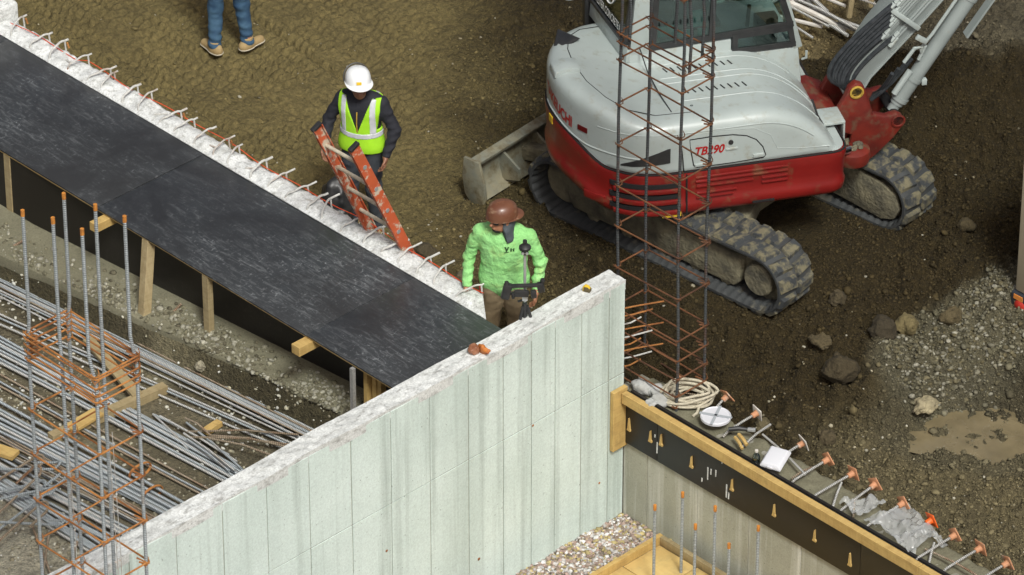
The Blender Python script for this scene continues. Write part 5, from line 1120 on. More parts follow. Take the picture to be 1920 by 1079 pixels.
        return smin(d_, smin(sd_cone(X, Y, Z, b, c1, 0.014, 0.011), sd_cone(X, Y, Z, c1, c2, 0.011, 0.0095), 0.006), 0.01)
    def foot(X, Y, Z, s_, g=0.0):
        an = J['an_r'] if s_ > 0 else J['an_l']; t_ = J['toe_r'] if s_ > 0 else J['toe_l']; dx, dy = math.sin(t_), math.cos(t_)
        d_ = sd_cone(X, Y, Z, (an[0]-dx*0.05, an[1]-dy*0.05, 0.055), (an[0]+dx*0.16, an[1]+dy*0.16, 0.045), 0.046+g, 0.042+g)
        d_ = smin(d_, sd_cone(X, Y, Z, (an[0], an[1], 0.06), (an[0], an[1], 0.16), 0.05+g, 0.052+g), 0.04)
        return smax(d_, -Z+0.022, 0.006)
    # body: one continuous surface
    def body(X, Y, Z):
        d_ = smin(torso(X, Y, Z, -0.02), hips(X, Y, Z, -0.015), 0.05)
        d_ = smin(d_, sd_cone(X, Y, Z, (0, -0.01, 1.40), (H.x*0.6, H.y*0.7, H.z-0.06), 0.058, 0.052), 0.04); d_ = smin(d_, head(X, Y, Z), 0.02)
        for s_ in (-1, 1):
            d_ = smin(d_, leg(X, Y, Z, s_, -0.012), 0.03); d_ = smin(d_, foot(X, Y, Z, s_, -0.006), 0.03)
            d_ = smin(d_, arm(X, Y, Z, s_, -0.008), 0.03); d_ = smin(d_, hand(X, Y, Z, s_), 0.012)
        return d_
    net('body', body, (-0.44, -0.26, 0.0), (0.44, 0.36, 1.78), 0.0085, M[sp['skin']], p)
    wr = sp.get('wr', 0.012)
    def shirt(X, Y, Z):
        d_ = torso(X, Y, Z, 0.008+wrinkle(X, Y, Z, 0.010, 7)); d_ = smin(d_, hips(X, Y, Z, 0.016), 0.06)
        fold = wrinkle(X, Y, Z, wr*1.2, 15)
        for s_ in (-1, 1):
            el = Vector(J['el_r'] if s_ > 0 else J['el_l']); a = arm(X, Y, Z, s_, 0.010)+fold+0.004*np.sin(Z*95+X*30)*np.exp(-((Z-el.z+0.06)/0.16)**2)
            d_ = smin(d_, a, 0.035)
        d_ = d_+fold*0.7
        d_ = smin(d_, sd_cone(X, Y, Z, (0, -0.015, 1.44), (0, 0.0, 1.475), 0.072, 0.066), 0.03)
        hem = sp.get('hem', 0.80); d_ = smax(d_, hem+0.03*np.abs(X)-Z-1.0*np.clip(np.abs(X)-0.215, 0, 0.03)*40*0-10*(np.hypot(np.abs(X)-0.28, Y-0.05) < 0.14)*0, 0.008) if not sp.get('armcut', True) else d_
        # cut at hem for the trunk and at the wrists for the sleeves
        trunk = torso(X, Y, Z, 0.06); trunk = np.minimum(trunk, hips(X, Y, Z, 0.06)); near_arm = np.minimum(arm(X, Y, Z, 1, 0.02), arm(X, Y, Z, -1, 0.02))
        cut = np.where(near_arm < trunk*0+0.0, -1.0, hem-Z); d_ = np.maximum(d_, np.where((near_arm < 0) & (np.abs(X) > 0.17), -1.0, cut))
        for s_ in (-1, 1):
            el, w_ = (Vector(J['el_r']), Vector(J['wr_r'])) if s_ > 0 else (Vector(J['el_l']), Vector(J['wr_l'])); a = (w_-el).normalized()
            side_ = (X*s_ > 0.13)
            d_ = np.maximum(d_, np.where(side_ & (near_arm < 0.03), (X-w_.x)*a.x+(Y-w_.y)*a.y+(Z-w_.z)*a.z-0.004, -1.0))
        return d_
    sh_o = net('shirt', shirt, (-0.42, -0.24, 0.74), (0.42, 0.30, 1.52), 0.0085, M[sp['shirt']], p)
    def trousers(X, Y, Z):
        d_ = hips(X, Y, Z, 0.006); fold = wrinkle(X, Y, Z, 0.020, 13)
        for s_ in (-1, 1): 
            an = J['an_r'] if s_ > 0 else J['an_l']
            d_ = smin(d_, leg(X, Y, Z, s_, 0.012)+fold+0.006*np.sin(Z*70+X*20)*np.exp(-((Z-0.16)/0.10)**2), 0.03)
        return np.maximum(np.maximum(d_, Z-1.0), 0.075-Z)
    net('trousers', trousers, (-0.30, -0.22, 0.04), (0.30, 0.24, 1.0), 0.0095, M[sp['trousers']], p)
    for s_ in (-1, 1):
        o = net('boot', lambda X, Y, Z: np.maximum(foot(X, Y, Z, s_, 0.004), Z-0.15), (-0.38, -0.2, 0.0), (0.38, 0.36, 0.16), 0.008, M[sp['boots']], p)
        net('sole', lambda X, Y, Z: np.maximum(np.maximum(foot(X, Y, Z+0.0, s_, 0.010)-0.0, Z-0.042), 0.003-Z)+0*X, (-0.38, -0.2, 0.0), (0.38, 0.36, 0.05), 0.008, M['sole'], o)
    HM = Matrix.Translation(H) @ hq.to_4x4()
    # hair and beard
    net('hair', lambda X, Y, Z: (lambda x, y, z: np.maximum(sd_ell(x, y, z, (0, -0.012, 0.03), (0.082, 0.098, 0.102)), np.maximum(y-0.045, -0.05-z)))(*headlocal(X, Y, Z)), (H.x-0.13, H.y-0.15, H.z-0.14), (H.x+0.13, H.y+0.15, H.z+0.14), 0.008, M['hair'], p)
    if sp.get('beard'):
        net('beard', lambda X, Y, Z: (lambda x, y, z: np.maximum(sd_ell(x, y, z, (0, 0.026, -0.066), (0.050, 0.062, 0.054)), np.maximum(-z-0.15, np.maximum(z+0.070, 0.03-y)))-0.0)(*headlocal(X, Y, Z)), (H.x-0.13, H.y-0.15, H.z-0.16), (H.x+0.13, H.y+0.18, H.z+0.14), 0.007, M['hair'], p)
    if sp.get('shades'):
        m = MB()
        for s_ in (-1, 1): m.lathe([(0, -0.006), (0.030, -0.005), (0.033, 0.0), (0.028, 0.006), (0, 0.008)], 12, Matrix.Translation((s_*0.034, 0.094, 0.016)) @ Matrix.Rotation(R(-90), 4, 'X') @ Matrix.Rotation(s_*R(18), 4, 'Y') @ Matrix.Diagonal((1.15, 0.75, 1, 1)))
        m.tube([(-0.085, 0.0, 0.02), (-0.075, 0.06, 0.022), (-0.03, 0.10, 0.024), (0.03, 0.10, 0.024), (0.075, 0.06, 0.022), (0.085, 0.0, 0.02)], 0.005, 6); m.build('sunglasses', M['black'], p, M=HM)
    # hard hat
    hm = M[sp['hat']]; rev = -1 if sp.get('hat_back') else 1
    HT = HM @ Matrix.Translation((0, -0.004, 0.055)) @ Matrix.Rotation(R(sp.get('hat_tilt', -6)), 4, 'X') @ Matrix.Rotation(R(sp.get('hat_yaw', 0)), 4, 'Z') @ Matrix.Rotation(math.pi if rev < 0 else 0.0, 4, 'Z')
    m = MB(); NA = 32; prof = [(1.0, -0.012), (1.0, 0.0), (0.985, 0.03), (0.93, 0.062), (0.80, 0.092), (0.58, 0.112), (0.30, 0.122), (0.0, 0.125)]; vs = []; fs = []
    for r_, z_ in prof:
        for k in range(NA): a = 2*math.pi*k/NA; rid = 1.0+ (0.012 if abs(math.sin(a)) > 0.0 and abs(math.cos(a)) < 0.16 else 0)*(r_ < 0.95); vs.append((0.116*r_*math.cos(a)*rid, 0.137*r_*math.sin(a)*rid, z_*rid))
    for j in range(len(prof)-1):
        for k in range(NA): l = (k+1) % NA; fs.append((j*NA+k, j*NA+l, (j+1)*NA+l, (j+1)*NA+k))
    m.add(vs, fs); hat = m.build('hard_hat', hm, p, M=HT, thick=0.004)
    m = MB()
    def brim(i, j):
        a = 2*math.pi*i; f_ = max(0, math.sin(a))**1.5; e = 0.010+0.052*f_; r_ = 1.0
        return (math.cos(a)*(0.114+e*j*0.8), math.sin(a)*(0.135+e*j), -0.010-0.012*j*f_-0.004*j)
    m.grid(brim, 40, 4, wrapu=True); m.build('brim', hm, hat, M=HT, thick=0.004)
    m = MB(); m.tube([(0, -0.10, 0.082), (0, -0.04, 0.122), (0, 0.03, 0.124), (0, 0.10, 0.085)], 0.008, 6); m.build('crown_ridge', hm, hat, M=HT)
    if sp.get('band'):
        m = MB(); m.tube([(0.118*math.cos(R(q)), -0.055-0.05*math.sin(R(q)), 0.0+0.118*math.sin(R(q))) for q in range(-10, 191, 10)], 0.006, 6); m.build('ear_band', M['black'], hat, M=HT)
    if sp.get('badge'):
        m = MB(); bx = sp['badge']; a = R(bx[0]); m.box((0.117*math.cos(a), 0.138*math.sin(a), bx[1]), (0.012, 0.045, 0.024), Matrix.Rotation(math.atan2(math.sin(a)*0.116, math.cos(a)*0.137), 3, 'Z')); m.build('badge', M['yellow'], hat, M=HT)
    p_fn = dict(torso=torso, hips=hips, arm=arm, headlocal=headlocal, HM=HM, H=H, J=J)
    return p, p_fn, sh_o
TOCAM = math.atan2(-0.719, -0.695)
# worker by the ladder
zg1 = -0.85; q = at(676, 118, zg1+1.80)
pA, fA, sA = person('person in a white hard hat and lime safety vest standing behind the ladder', (q.x, q.y, zg1), TOCAM-R(16), dict(skin='skin_dark', shirt='black_cloth', trousers='dark_trousers', boots='boot', hat='hat_w', band=True, badge=(80, 0.028), beard=False, shades=False, nod=R(12), turn=R(30), seed=3, hem=0.86,
    J=dict(head=(-0.01, 0.10, 1.62), el_r=(0.31, 0.0, 1.15), wr_r=(0.30, 0.17, 0.99), el_l=(-0.31, 0.0, 1.14), wr_l=(-0.26, 0.12, 0.93))))
def vest(X, Y, Z, g=0.0):
    d_ = smin(fA['torso'](X, Y, Z, 0.024+g+0.010*(fbm(X*9, Y*9, Z*9, oct=2, seed=9)-0.5)), fA['hips'](X, Y, Z, 0.030+g), 0.08)
    d_ = np.maximum(d_, 0.92-Z); d_ = np.maximum(d_, Z-1.475)
    vn = np.maximum(np.abs(X+0.0)-np.clip((Z-1.14)*0.36, 0, 1), -Y)*0.9; d_ = np.maximum(d_, -vn)
    nk = np.hypot(X, Y)-0.085; d_ = np.maximum(d_, -np.maximum(nk, 1.40-Z))
    ah = np.abs(X)-(0.195-0.035*np.clip((1.36-Z)/0.2, 0, 1)*(Z > 1.16)); d_ = np.maximum(d_, np.where(Z > 1.14, ah, -1))
    return d_
V = net('safety_vest', vest, (-0.30, -0.24, 0.88), (0.30, 0.26, 1.5), 0.0075, M['vest'], pA)
net('reflective_band', lambda X, Y, Z: np.maximum(vest(X, Y, Z, 0.005), np.abs(Z-1.105-0.03*np.abs(X))-0.026), (-0.30, -0.24, 1.04), (0.30, 0.26, 1.18), 0.007, M['silver'], V)
for s_ in (-1, 1): net('reflective_strap', lambda X, Y, Z: np.maximum(vest(X, Y, Z, 0.004), np.maximum(np.abs(X-s_*(0.135+0.10*0))-0.025, 1.13-Z)), (-0.30, -0.24, 1.1), (0.30, 0.26, 1.5), 0.007, M['silver'], V)
m = MB(); m.tube([(0, 0.135, 1.15), (0.0, 0.15, 1.25), (0, 0.135, 1.36)], 0.006, 6); m.build('zip', M['brass'], sA)
# worker with the green shirt
zg2 = -0.83; q = at(945, 366, zg2+1.80)
pB, fB, sB = person('person in a bright green long-sleeved shirt and brown hard hat by the wall', (q.x, q.y, zg2), TOCAM-R(10), dict(skin='skin', shirt='green_shirt', trousers='khaki', boots='boot', hat='hat_b', hat_back=True, hat_yaw=-14, beard=True, shades=True, nod=R(4), turn=R(-42), seed=6, hem=0.80, fat=1.16, wr=0.016,
    J=dict(sh=0.215, head=(0.01, 0.075, 1.595), el_r=(0.31, -0.02, 1.13), wr_r=(0.31, 0.09, 0.89), el_l=(-0.315, -0.02, 1.14), wr_l=(-0.29, 0.07, 0.89))))
H = fB['H']
def gait(X, Y, Z):
    x, y, z = fB['headlocal'](X, Y, Z)
    d_ = smin(sd_ell(x, y, z, (0, -0.03, -0.01), (0.090, 0.095, 0.085)), sd_cone(x, y, z, (0, -0.045, -0.05), (-0.02, -0.03, -0.16), 0.080, 0.088), 0.04)
    d_ = smin(d_, sd_cone(x, y, z, (-0.05, 0.0, -0.09), (-0.045, 0.05, -0.15), 0.05, 0.022), 0.03)
    d_ = d_+0.012*(fbm(X*22, Y*22, Z*12, oct=2, seed=4)-0.5)
    return np.maximum(np.maximum(d_, z-0.055), np.maximum(y-0.015-0.25*np.clip(-x, 0, 0.1)+0.3*np.clip(-z-0.05, 0, 1), -0.19-z))
net('neck_gaiter', gait, (H.x-0.2, H.y-0.22, H.z-0.26), (H.x+0.2, H.y+0.2, H.z+0.12), 0.0075, M['gaiter'], pB)
m = MB(); fnt = fB['torso']
def chest(a, z):
    y = float(bis(lambda y: smin(fnt(np.array(a), y, np.array(z), 0.008), fB['hips'](np.array(a), y, np.array(z), 0.016), 0.06), 0.0, 0.3)); return (a, y+0.010, z)
M['logo'] = mat('dark_print', (0.015, 0.05, 0.015), rough=0.8)
lettering('shirt_mark', 'V', 0.055, lambda a, b: chest(-0.03-a, 1.325+b), M['logo'], sB, None, 0, 0.004, 0.04)
lettering('shirt_mark', 'ii', 0.045, lambda a, b: chest(-0.080-a, 1.325+b), M['logo'], sB, None, 0, 0.001, 0.035)
m = MB(); m.add([chest(-0.03, 1.31), chest(-0.19, 1.31), chest(-0.19, 1.317), chest(-0.03, 1.317)], [(0, 1, 2, 3)]); m.build('shirt_mark', M['logo'], sB, fixn=False)
m = MB(); m.box((0.19, 0.06, 0.84), (0.03, 0.02, 0.09)); m.build('red_tag', mat('red_tag', (0.5, 0.03, 0.03), rough=0.6), pB)
# person walking away at the top edge
zg3 = float(height(np.array([at(430, 105, -0.86).x]), np.array([at(430, 105, -0.86).y]), False)[0]); q = at(430, 99, zg3)
pC, fC, sC = person('person in blue jeans and tan boots walking away at the top edge', (q.x, q.y, zg3+0.01), TOCAM+math.pi-R(5), dict(skin='skin', shirt='black_cloth', trousers='jeans', boots='boot', hat='hat_w', nod=R(-5), turn=0, seed=8, hem=0.86,
    J=dict(an_l=(-0.13, -0.05, 0.09), kn_l=(-0.12, 0.02, 0.49), an_r=(0.17, 0.05, 0.09), kn_r=(0.12, 0.08, 0.50), toe_l=-0.75, toe_r=0.70)))
# ================================================================== ladder, instrument, loose things
M['ladder'] = mat('orange_fibreglass', (0.50, 0.10, 0.035), (0.42, 0.085, 0.03), 0.6, 5, dirt=(0.50, 0.43, 0.33), dscale=11, dlo=0.52, dhi=0.60)
M['rung'] = mat('plastered_rung', (0.52, 0.48, 0.38), (0.36, 0.31, 0.22), 0.8, 12)
M['orange_cap'] = mat('faded_orange_cap', (0.50, 0.235, 0.12), (0.42, 0.20, 0.10), 0.7, 14, dirt=(0.55, 0.48, 0.40), dscale=14, dlo=0.55, dhi=0.7)
M['orange_new'] = mat('bright_orange_cap', (0.80, 0.13, 0.015), rough=0.5)
M['cap_white'] = mat('plaster_white', (0.62, 0.60, 0.55), (0.5, 0.46, 0.40), 0.8, 10)
M['foam'] = mat('white_foam', (0.58, 0.59, 0.62), rough=0.6)
M['rope'] = mat('cotton_rope', (0.52, 0.48, 0.37), (0.42, 0.38, 0.28), 0.9, 30, bump=0.8, bscale=120)
M['alu'] = mat('brushed_aluminium', (0.55, 0.57, 0.57), rough=0.35, metal=0.6)
M['rubble'] = mat('pale_rubble', (0.42, 0.43, 0.42), (0.30, 0.30, 0.28), 0.9, 8, bump=0.6, bscale=20)
c0 = at(722, 447, 0.03); base_u = c0.x
ld = thing('ladder', 'orange fibreglass ladder with plaster-spattered rungs leaning on the white strip', 'ladder', (base_u, -0.25, 0.0))
dv = Vector((0, -0.62, 1.36)).normalized(); nrm_ = Vector((1, 0, 0)).cross(dv).normalized()
for s_ in (-1, 1):
    for (ww, hh, off) in ((0.010, 0.085, 0), (0.034, 0.010, 0.042), (0.034, 0.010, -0.042)):
        pass
    m = MB(); x = 0.245*s_; a = Vector((x, 0, 0))-dv*0.95; top = 1.47 if s_ > 0 else 1.44; b = Vector((x, 0, 0))+dv*top
    m.beam(a, b, 0.011, 0.085, nrm_)
    m.beam(a+nrm_*0.047-Vector((0.012*s_, 0, 0)), b+nrm_*0.047-Vector((0.012*s_, 0, 0)), 0.035, 0.010, nrm_); m.beam(a-nrm_*0.047-Vector((0.012*s_, 0, 0)), b-nrm_*0.047-Vector((0.012*s_, 0, 0)), 0.035, 0.010, nrm_)
    m2 = MB(); xf = Matrix((Vector((1, 0, 0)), nrm_, dv)).transposed()
    m2.box(b+dv*0.004, (0.045, 0.11, 0.03), xf); 
    rl = m.build('rail', M['ladder'], ld, fixn=False); m2.build('end_cap', M['black'], rl, bevel=0.005)
for k in range(7):
    c_ = dv*(1.19-0.305*k); m = MB(); m.tube([c_+Vector((-0.24, 0, 0)), c_+Vector((0.24, 0, 0))], 0.0175, 10); rg = m.build('rung', M['rung'], ld)
    for s_ in (-1, 1): m = MB(); m.tube([c_+Vector((s_*0.247, 0, 0)), c_+Vector((s_*0.256, 0, 0))], 0.021, 12); m.build('rung_end', M['alu'], rg)
# black bag behind the strip
q = at(632, 368, -0.35)
o = net('black_bag', lambda X, Y, Z: sd_ell(X, Y, Z, (0, 0, 0.20), (0.17, 0.13, 0.24))+0.12*(fbm(X*7, Y*7, Z*7, oct=3, seed=2)-0.5), (-0.3, -0.25, -0.1), (0.3, 0.25, 0.55), 0.016, M['black'], None)
o.location = (q.x, max(q.y, -0.02), -0.62); tag(o, 'crumpled black plastic bag at the foot of the ladder', 'bag')
# survey instrument on its tripod
q = at(984, 600, 0.0); tu, tv = q.x, q.y
ti = thing('survey_tripod', 'survey pole on a tripod with a black clamp before the green shirt', 'tripod', (tu, tv, -0.86))
zt0 = zat(tu, tv, 470)+0.86; z1 = zat(tu, tv, 562)+0.86
m = MB(); m.tube([(0, 0, z1-0.02), (0, 0, zt0)], 0.0125, 12); m.build('pole', M['alu'], ti)
m = MB(); m.lathe([(0, 0.105), (0.018, 0.103), (0.020, 0.085), (0.012, 0.08), (0.012, 0.062), (0.035, 0.055), (0.052, 0.04), (0.052, 0.022), (0.035, 0.012), (0.03, -0.01), (0.033, -0.03), (0.02, -0.04), (0.0, -0.04)], 20, Matrix.Translation((0, 0, zt0))); m.build('prism_head', M['black'], ti)
for s_ in (-1, 1):
    m = MB(); m.lathe([(0, 0.004), (0.012, 0.003), (0.014, -0.004)], 10, Matrix.Translation((0.033*0.72+s_*0.012, -0.033*0.7+s_*0.012, zt0-0.012)) @ Matrix.Rotation(R(46), 4, 'Z') @ Matrix.Rotation(R(90), 4, 'X')); m.build('prism_glass', M['alu'], ti)
rx = Vector((math.cos(YAW), math.sin(YAW), 0)); fx = Vector((math.sin(YAW), -math.cos(YAW), 0))
zc_ = zat(tu, tv, 537)+0.86
m = MB(); Mq = Matrix((rx, -fx, Vector((0, 0, 1)))).transposed()
m.prism([(-0.13, 0.02), (-0.13, 0.05), (0.13, 0.06), (0.13, 0.03)], -0.02, 0.02, lambda a, b, t: tuple(rx*a-fx*(t-0.05)+Vector((0, 0, zc_+b)))); cl = m.build('clamp', M['black'], ti, bevel=0.012)
for a, b, w_, h_, dp_ in ((-0.155, -0.02, 0.075, 0.15, 0.06), (0.135, 0.02, 0.06, 0.10, 0.05), (-0.03, -0.045, 0.13, 0.07, 0.03), (0.075, -0.05, 0.05, 0.08, 0.04)):
    m = MB(); m.box(rx*a+fx*0.045+Vector((0, 0, zc_+b)), (w_, dp_, h_), Mq @ Matrix.Rotation(R(-12*a/0.15), 3, 'Y')); m.build('pod', M['black'], cl, bevel=0.014)
for a, b in ((-0.155, 0.05), (0.15, 0.08), (-0.10, -0.06)): m = MB(); m.lathe([(0, 0.03), (0.018, 0.028), (0.022, 0.01), (0.014, 0.0), (0.014, -0.03), (0, -0.03)], 12, Matrix.Translation(rx*a+fx*0.05+Vector((0, 0, zc_+b)))); m.build('knob', M['black'], cl)
m = MB(); m.box((0, 0, z1+0.03), (0.05, 0.045, 0.07), Mq); m.build('pole_clamp', M['alu'], ti, bevel=0.008)
m = MB(); m.tube([(0, 0, z1-0.03), (0, 0, z1-0.25)], 0.022, 12); m.tube([(0, 0, z1), tuple(-rx*0.06+Vector((0, 0, z1-0.02)))], 0.010, 8); m.build('tripod_head', M['black'], ti)
for k in range(3):
    a = R(30+120*k); m = MB(); m.tube([(0.02*math.cos(a), 0.02*math.sin(a), z1-0.06), (0.05*math.cos(a), 0.05*math.sin(a), z1-0.16), (0.16*math.cos(a), 0.14*math.sin(a), 0.03)], 0.014, 8); m.build('leg', M['black'], ti)
# tape measure and brown scrap on the wall top
q = at(1100, 547, WT+0.005); tm = thing('tape_measure', 'yellow and black tape measure on top of the pale wall', 'tape measure', (q.x, q.y, WT+0.006), R(20))
m = MB(); m.prism([(-0.034, 0), (0.034, 0), (0.036, 0.03), (0.02, 0.06), (-0.015, 0.066), (-0.034, 0.045)], -0.016, 0.016, lambda a, b, t: (a, t, b)); m.build('case', M['yellow'], tm, bevel=0.005)
m = MB(); m.prism([(-0.026, 0.004), (0.037, 0.004), (0.038, 0.03), (0.018, 0.054), (-0.02, 0.05)], -0.021, 0.021, lambda a, b, t: (a, t, b)); m.build('grip', mat('dark_grip', (0.10, 0.075, 0.03), rough=0.6), tm, bevel=0.004)
q = at(896, 662, WT); gl = thing('work_glove', 'crumpled brown and orange work glove on the wall top beside the deck', 'glove', (q.x, q.y, WT))
net('palm', lambda X, Y, Z: sd_ell(X, Y, Z, (-0.03, -0.02, 0.035), (0.052, 0.045, 0.042))+0.035*(fbm(X*22, Y*22, Z*22, oct=2, seed=5)-0.5), (-0.12, -0.1, -0.03), (0.08, 0.08, 0.1), 0.006, mat('brown_leather', (0.20, 0.075, 0.035), (0.34, 0.16, 0.09), 0.4, 18), gl)
net('cuff', lambda X, Y, Z: sd_ell(X, Y, Z, (0.035, 0.03, 0.035), (0.05, 0.026, 0.04))+0.04*(fbm(X*20, Y*20, Z*20, oct=2, seed=7)-0.5), (-0.06, -0.05, -0.03), (0.12, 0.1, 0.11), 0.006, mat('orange_leather', (0.50, 0.17, 0.03), (0.36, 0.11, 0.03), 0.6, 18), gl)
# ---- capped starter bars along the right-hand wall
TZ = -1.07
def plate_cap(parent, P, dv_, up_, mt, plate, rot):
    z = dv_.normalized(); x = z.orthogonal().normalized(); x = Matrix.Rotation(rot, 3, z) @ x; y = z.cross(x); Mx = Matrix.Translation(P) @ Matrix((x, y, z)).transposed().to_4x4()
    m = MB(); m.lathe([(0.022, -0.055), (0.026, -0.05), (0.027, -0.01), (0.034, 0.0), (0.0, 0.004)], 12, Mx); c_ = m.build('cap_cup', mt, parent)
    m = MB(); m.box((0, 0, 0), (random.uniform(0.115, 0.135), 0.125, 0.010)); m.build('cap_plate', plate, parent, M=Mx @ Matrix.Translation((0, 0, 0.006)), bevel=0.004)
    for a_ in range(0): m = MB(); a = R(45+90*a_); m.prism([(0.026, -0.03), (0.06, 0.0), (0.02, 0.0)], -0.003, 0.003, lambda r_, zz, t: (r_*math.cos(a)-t*math.sin(a), r_*math.sin(a)+t*math.cos(a), zz)); m.build('cap_fin', mt, c_, M=Mx)
dw = [((1345, 762), (1363, 743), 'orange_cap', 'orange_cap', 0.3, 'starter bar with a faded orange cap nearest the rope coil'),
      ((1366, 808), (1419, 775), 'orange_cap', 'cap_white', 0.9, 'starter bar with a white-faced orange cap above the round lid'),
      ((1472, 852), (1506, 831), 'orange_cap', 'cap_white', 0.8, 'starter bar with a white-faced orange cap beside the foam box'),
      ((1490, 900), (1552, 862), 'orange_cap', 'orange_cap', 0.05, 'starter bar with a square orange cap just past the foam box'),
      ((1530, 928), (1599, 888), 'orange_cap', 'orange_cap', 0.5, 'starter bar with an orange cap, second past the foam box'),
      ((1578, 956), (1640, 909), 'orange_cap', 'orange_cap', 0.2, 'starter bar with an orange cap just before the plastic sheet'),
      ((1628, 985), (1693, 944), 'orange_cap', 'orange_cap', 0.15, 'starter bar with an orange cap rising over the plastic sheet'),
      ((1700, 1004), (1746, 976), 'orange_new', 'orange_new', 0.4, 'starter bar with the one bright new orange cap'),
      ((1722, 1046), (1790, 1004), 'orange_cap', 'orange_cap', 0.1, 'starter bar with an orange cap, next after the bright one'),
      ((1775, 1066), (1838, 1028), 'orange_cap', 'orange_cap', 0.6, 'starter bar with an orange cap, second from the right end'),
      ((1840, 1086), (1889, 1056), 'orange_cap', 'orange_cap', 0.3, 'starter bar with an orange cap at the lower right corner')]
for (p0, p1, c1, c2, rot, lb) in dw:
    b = at(*p1, TZ+0.04); a = at(*p0, TZ-0.02); dd_ = (b-a); dd_.x *= 1
    t_ = thing('capped_bar', lb, 'rebar', (a.x, a.y, a.z), 0, 'capped starter bars'); m = MB(); st_ = -dd_.normalized()*0.06+Vector((0, 0, -0.03))
    m.tube([st_, Vector((0, 0, 0)), dd_*0.55+Vector((0, 0, 0.004)), dd_], 0.011, 8); m.build('bar', M['bar_pale'], t_)
    plate_cap(t_, dd_, dd_, None, M[c1], M[c2], rot)
for k, (p0, p1) in enumerate((((1392, 838), (1445, 796)), ((1484, 898), (1523, 877)), ((1560, 955), (1578, 905)), ((1600, 970), (1602, 938)), ((1742, 1056), (1752, 1018)), ((1735, 1030), (1850, 1090)), ((1430, 815), (1510, 890)))):
    a = at(*p0, TZ-0.05); b = at(*p1, TZ+0.0); dd_ = b-a; m = MB(); m.tube([(0, 0, 0), dd_*0.5+Vector((0, 0, 0.02)), dd_], 0.0105, 7); o = m.build('bare_bar', M['bar_pale' if k % 2 == 0 else 'bar_rusty']); o.location = a; tag(o, 'bare dusty starter bar without a cap along the right-hand wall', 'rebar', 'bare starter bars')
# things lying on the right-hand wall
q = at(1288, 745, TZ-0.03); rp = thing('rope', 'coil of cream rope lying beside the form rail', 'rope', (q.x, q.y, TZ-0.06)); m = MB()
for k in range(9):
    rr = 0.075+0.010*k; sx = random.uniform(0.9, 1.2); ph = random.uniform(0, 6.28); ca, sa = math.cos(R(46)), math.sin(R(46))
    pts = []
    for j in range(28):
        a = 2*math.pi*j/28; x = rr*1.55*sx*math.cos(a)+0.02*math.sin(3*a+ph)+random.uniform(-.004, .004); y = rr*0.95*math.sin(a)+0.012*math.cos(2*a+ph)
        pts.append((x*ca-y*sa, x*sa+y*ca, 0.025+0.014*(k % 5)+0.03*math.sin(a+ph)+0.05*max(0, math.sin(a))))
    m.tube(pts, 0.0125, 7, closed=True)
m.tube([(0.1, 0.02, 0.03), (0.17, -0.02, 0.02), (0.20, -0.08, 0.0), (0.19, -0.12, -0.02)], 0.0125, 7); o = m.build('coil', M['rope'], rp); o['kind'] = 'stuff'
q = at(1342, 784, TZ); lid = thing('bucket_lid', 'round white lid with grey tape crossed over it', 'lid', (q.x, q.y, TZ-0.005)); m = MB(); m.lathe([(0, 0.0), (0.125, 0.0), (0.135, 0.008), (0.135, 0.03), (0.128, 0.036), (0.12, 0.028), (0, 0.026)], 32); m.build('disc', M['foam'], lid)
for a in (30, 118): m = MB(); m.box((0, 0, 0.034), (0.29, 0.024, 0.006), Matrix.Rotation(R(a), 3, 'Z')); m.build('tape', mat('grey_tape', (0.33, 0.36, 0.38), rough=0.4), lid)
q = at(1455, 861, TZ+0.02); fb = thing('takeout_box', 'white foam takeaway box lying tilted by the form rail', 'box', (q.x, q.y, TZ-0.01), R(18)); Mt = Matrix.Rotation(R(14), 4, 'X')
m = MB(); vs = [(-0.125, -0.10, 0), (0.125, -0.10, 0), (0.125, 0.10, 0), (-0.125, 0.10, 0)]
def frust(z0, z1, e): 
    m = MB(); m.add([(-0.10, -0.12, z0), (0.10, -0.12, z0), (0.10, 0.12, z0), (-0.10, 0.12, z0), (-0.10+e, -0.12+e, z1), (0.10-e, -0.12+e, z1), (0.10-e, 0.12-e, z1), (-0.10+e, 0.12-e, z1)], [(0,1,2,3),(4,5,6,7),(0,1,5,4),(1,2,6,5),(2,3,7,6),(3,0,4,7)]); return m
frust(0.038, 0.0, 0.02).build('base', M['foam'], fb, M=Mt, bevel=0.008); frust(0.042, 0.075, 0.022).build('lid', M['foam'], fb, M=Mt, bevel=0.008)
m = MB(); m.box((0, -0.118, 0.05), (0.05, 0.02, 0.03)); m.build('catch', M['foam'], fb, M=Mt, bevel=0.006)
q = at(1418, 862, TZ); bt = thing('water_bottle', 'small clear plastic bottle standing beside the foam box', 'bottle', (q.x, q.y, TZ-0.09)); m = MB(); m.lathe([(0, 0), (0.03, 0), (0.033, 0.01), (0.033, 0.07), (0.03, 0.075), (0.033, 0.08), (0.033, 0.13), (0.012, 0.165), (0.012, 0.18), (0, 0.18)], 18); m.build('bottle', glass_mat('clear_plastic', (0.55, 0.62, 0.62), 0.3, 0.1), bt)
m = MB(); m.lathe([(0, 0), (0.015, 0), (0.015, 0.018), (0, 0.02)], 14, Matrix.Translation((0, 0, 0.172))); m.build('cap', M['cap_white'], bt)
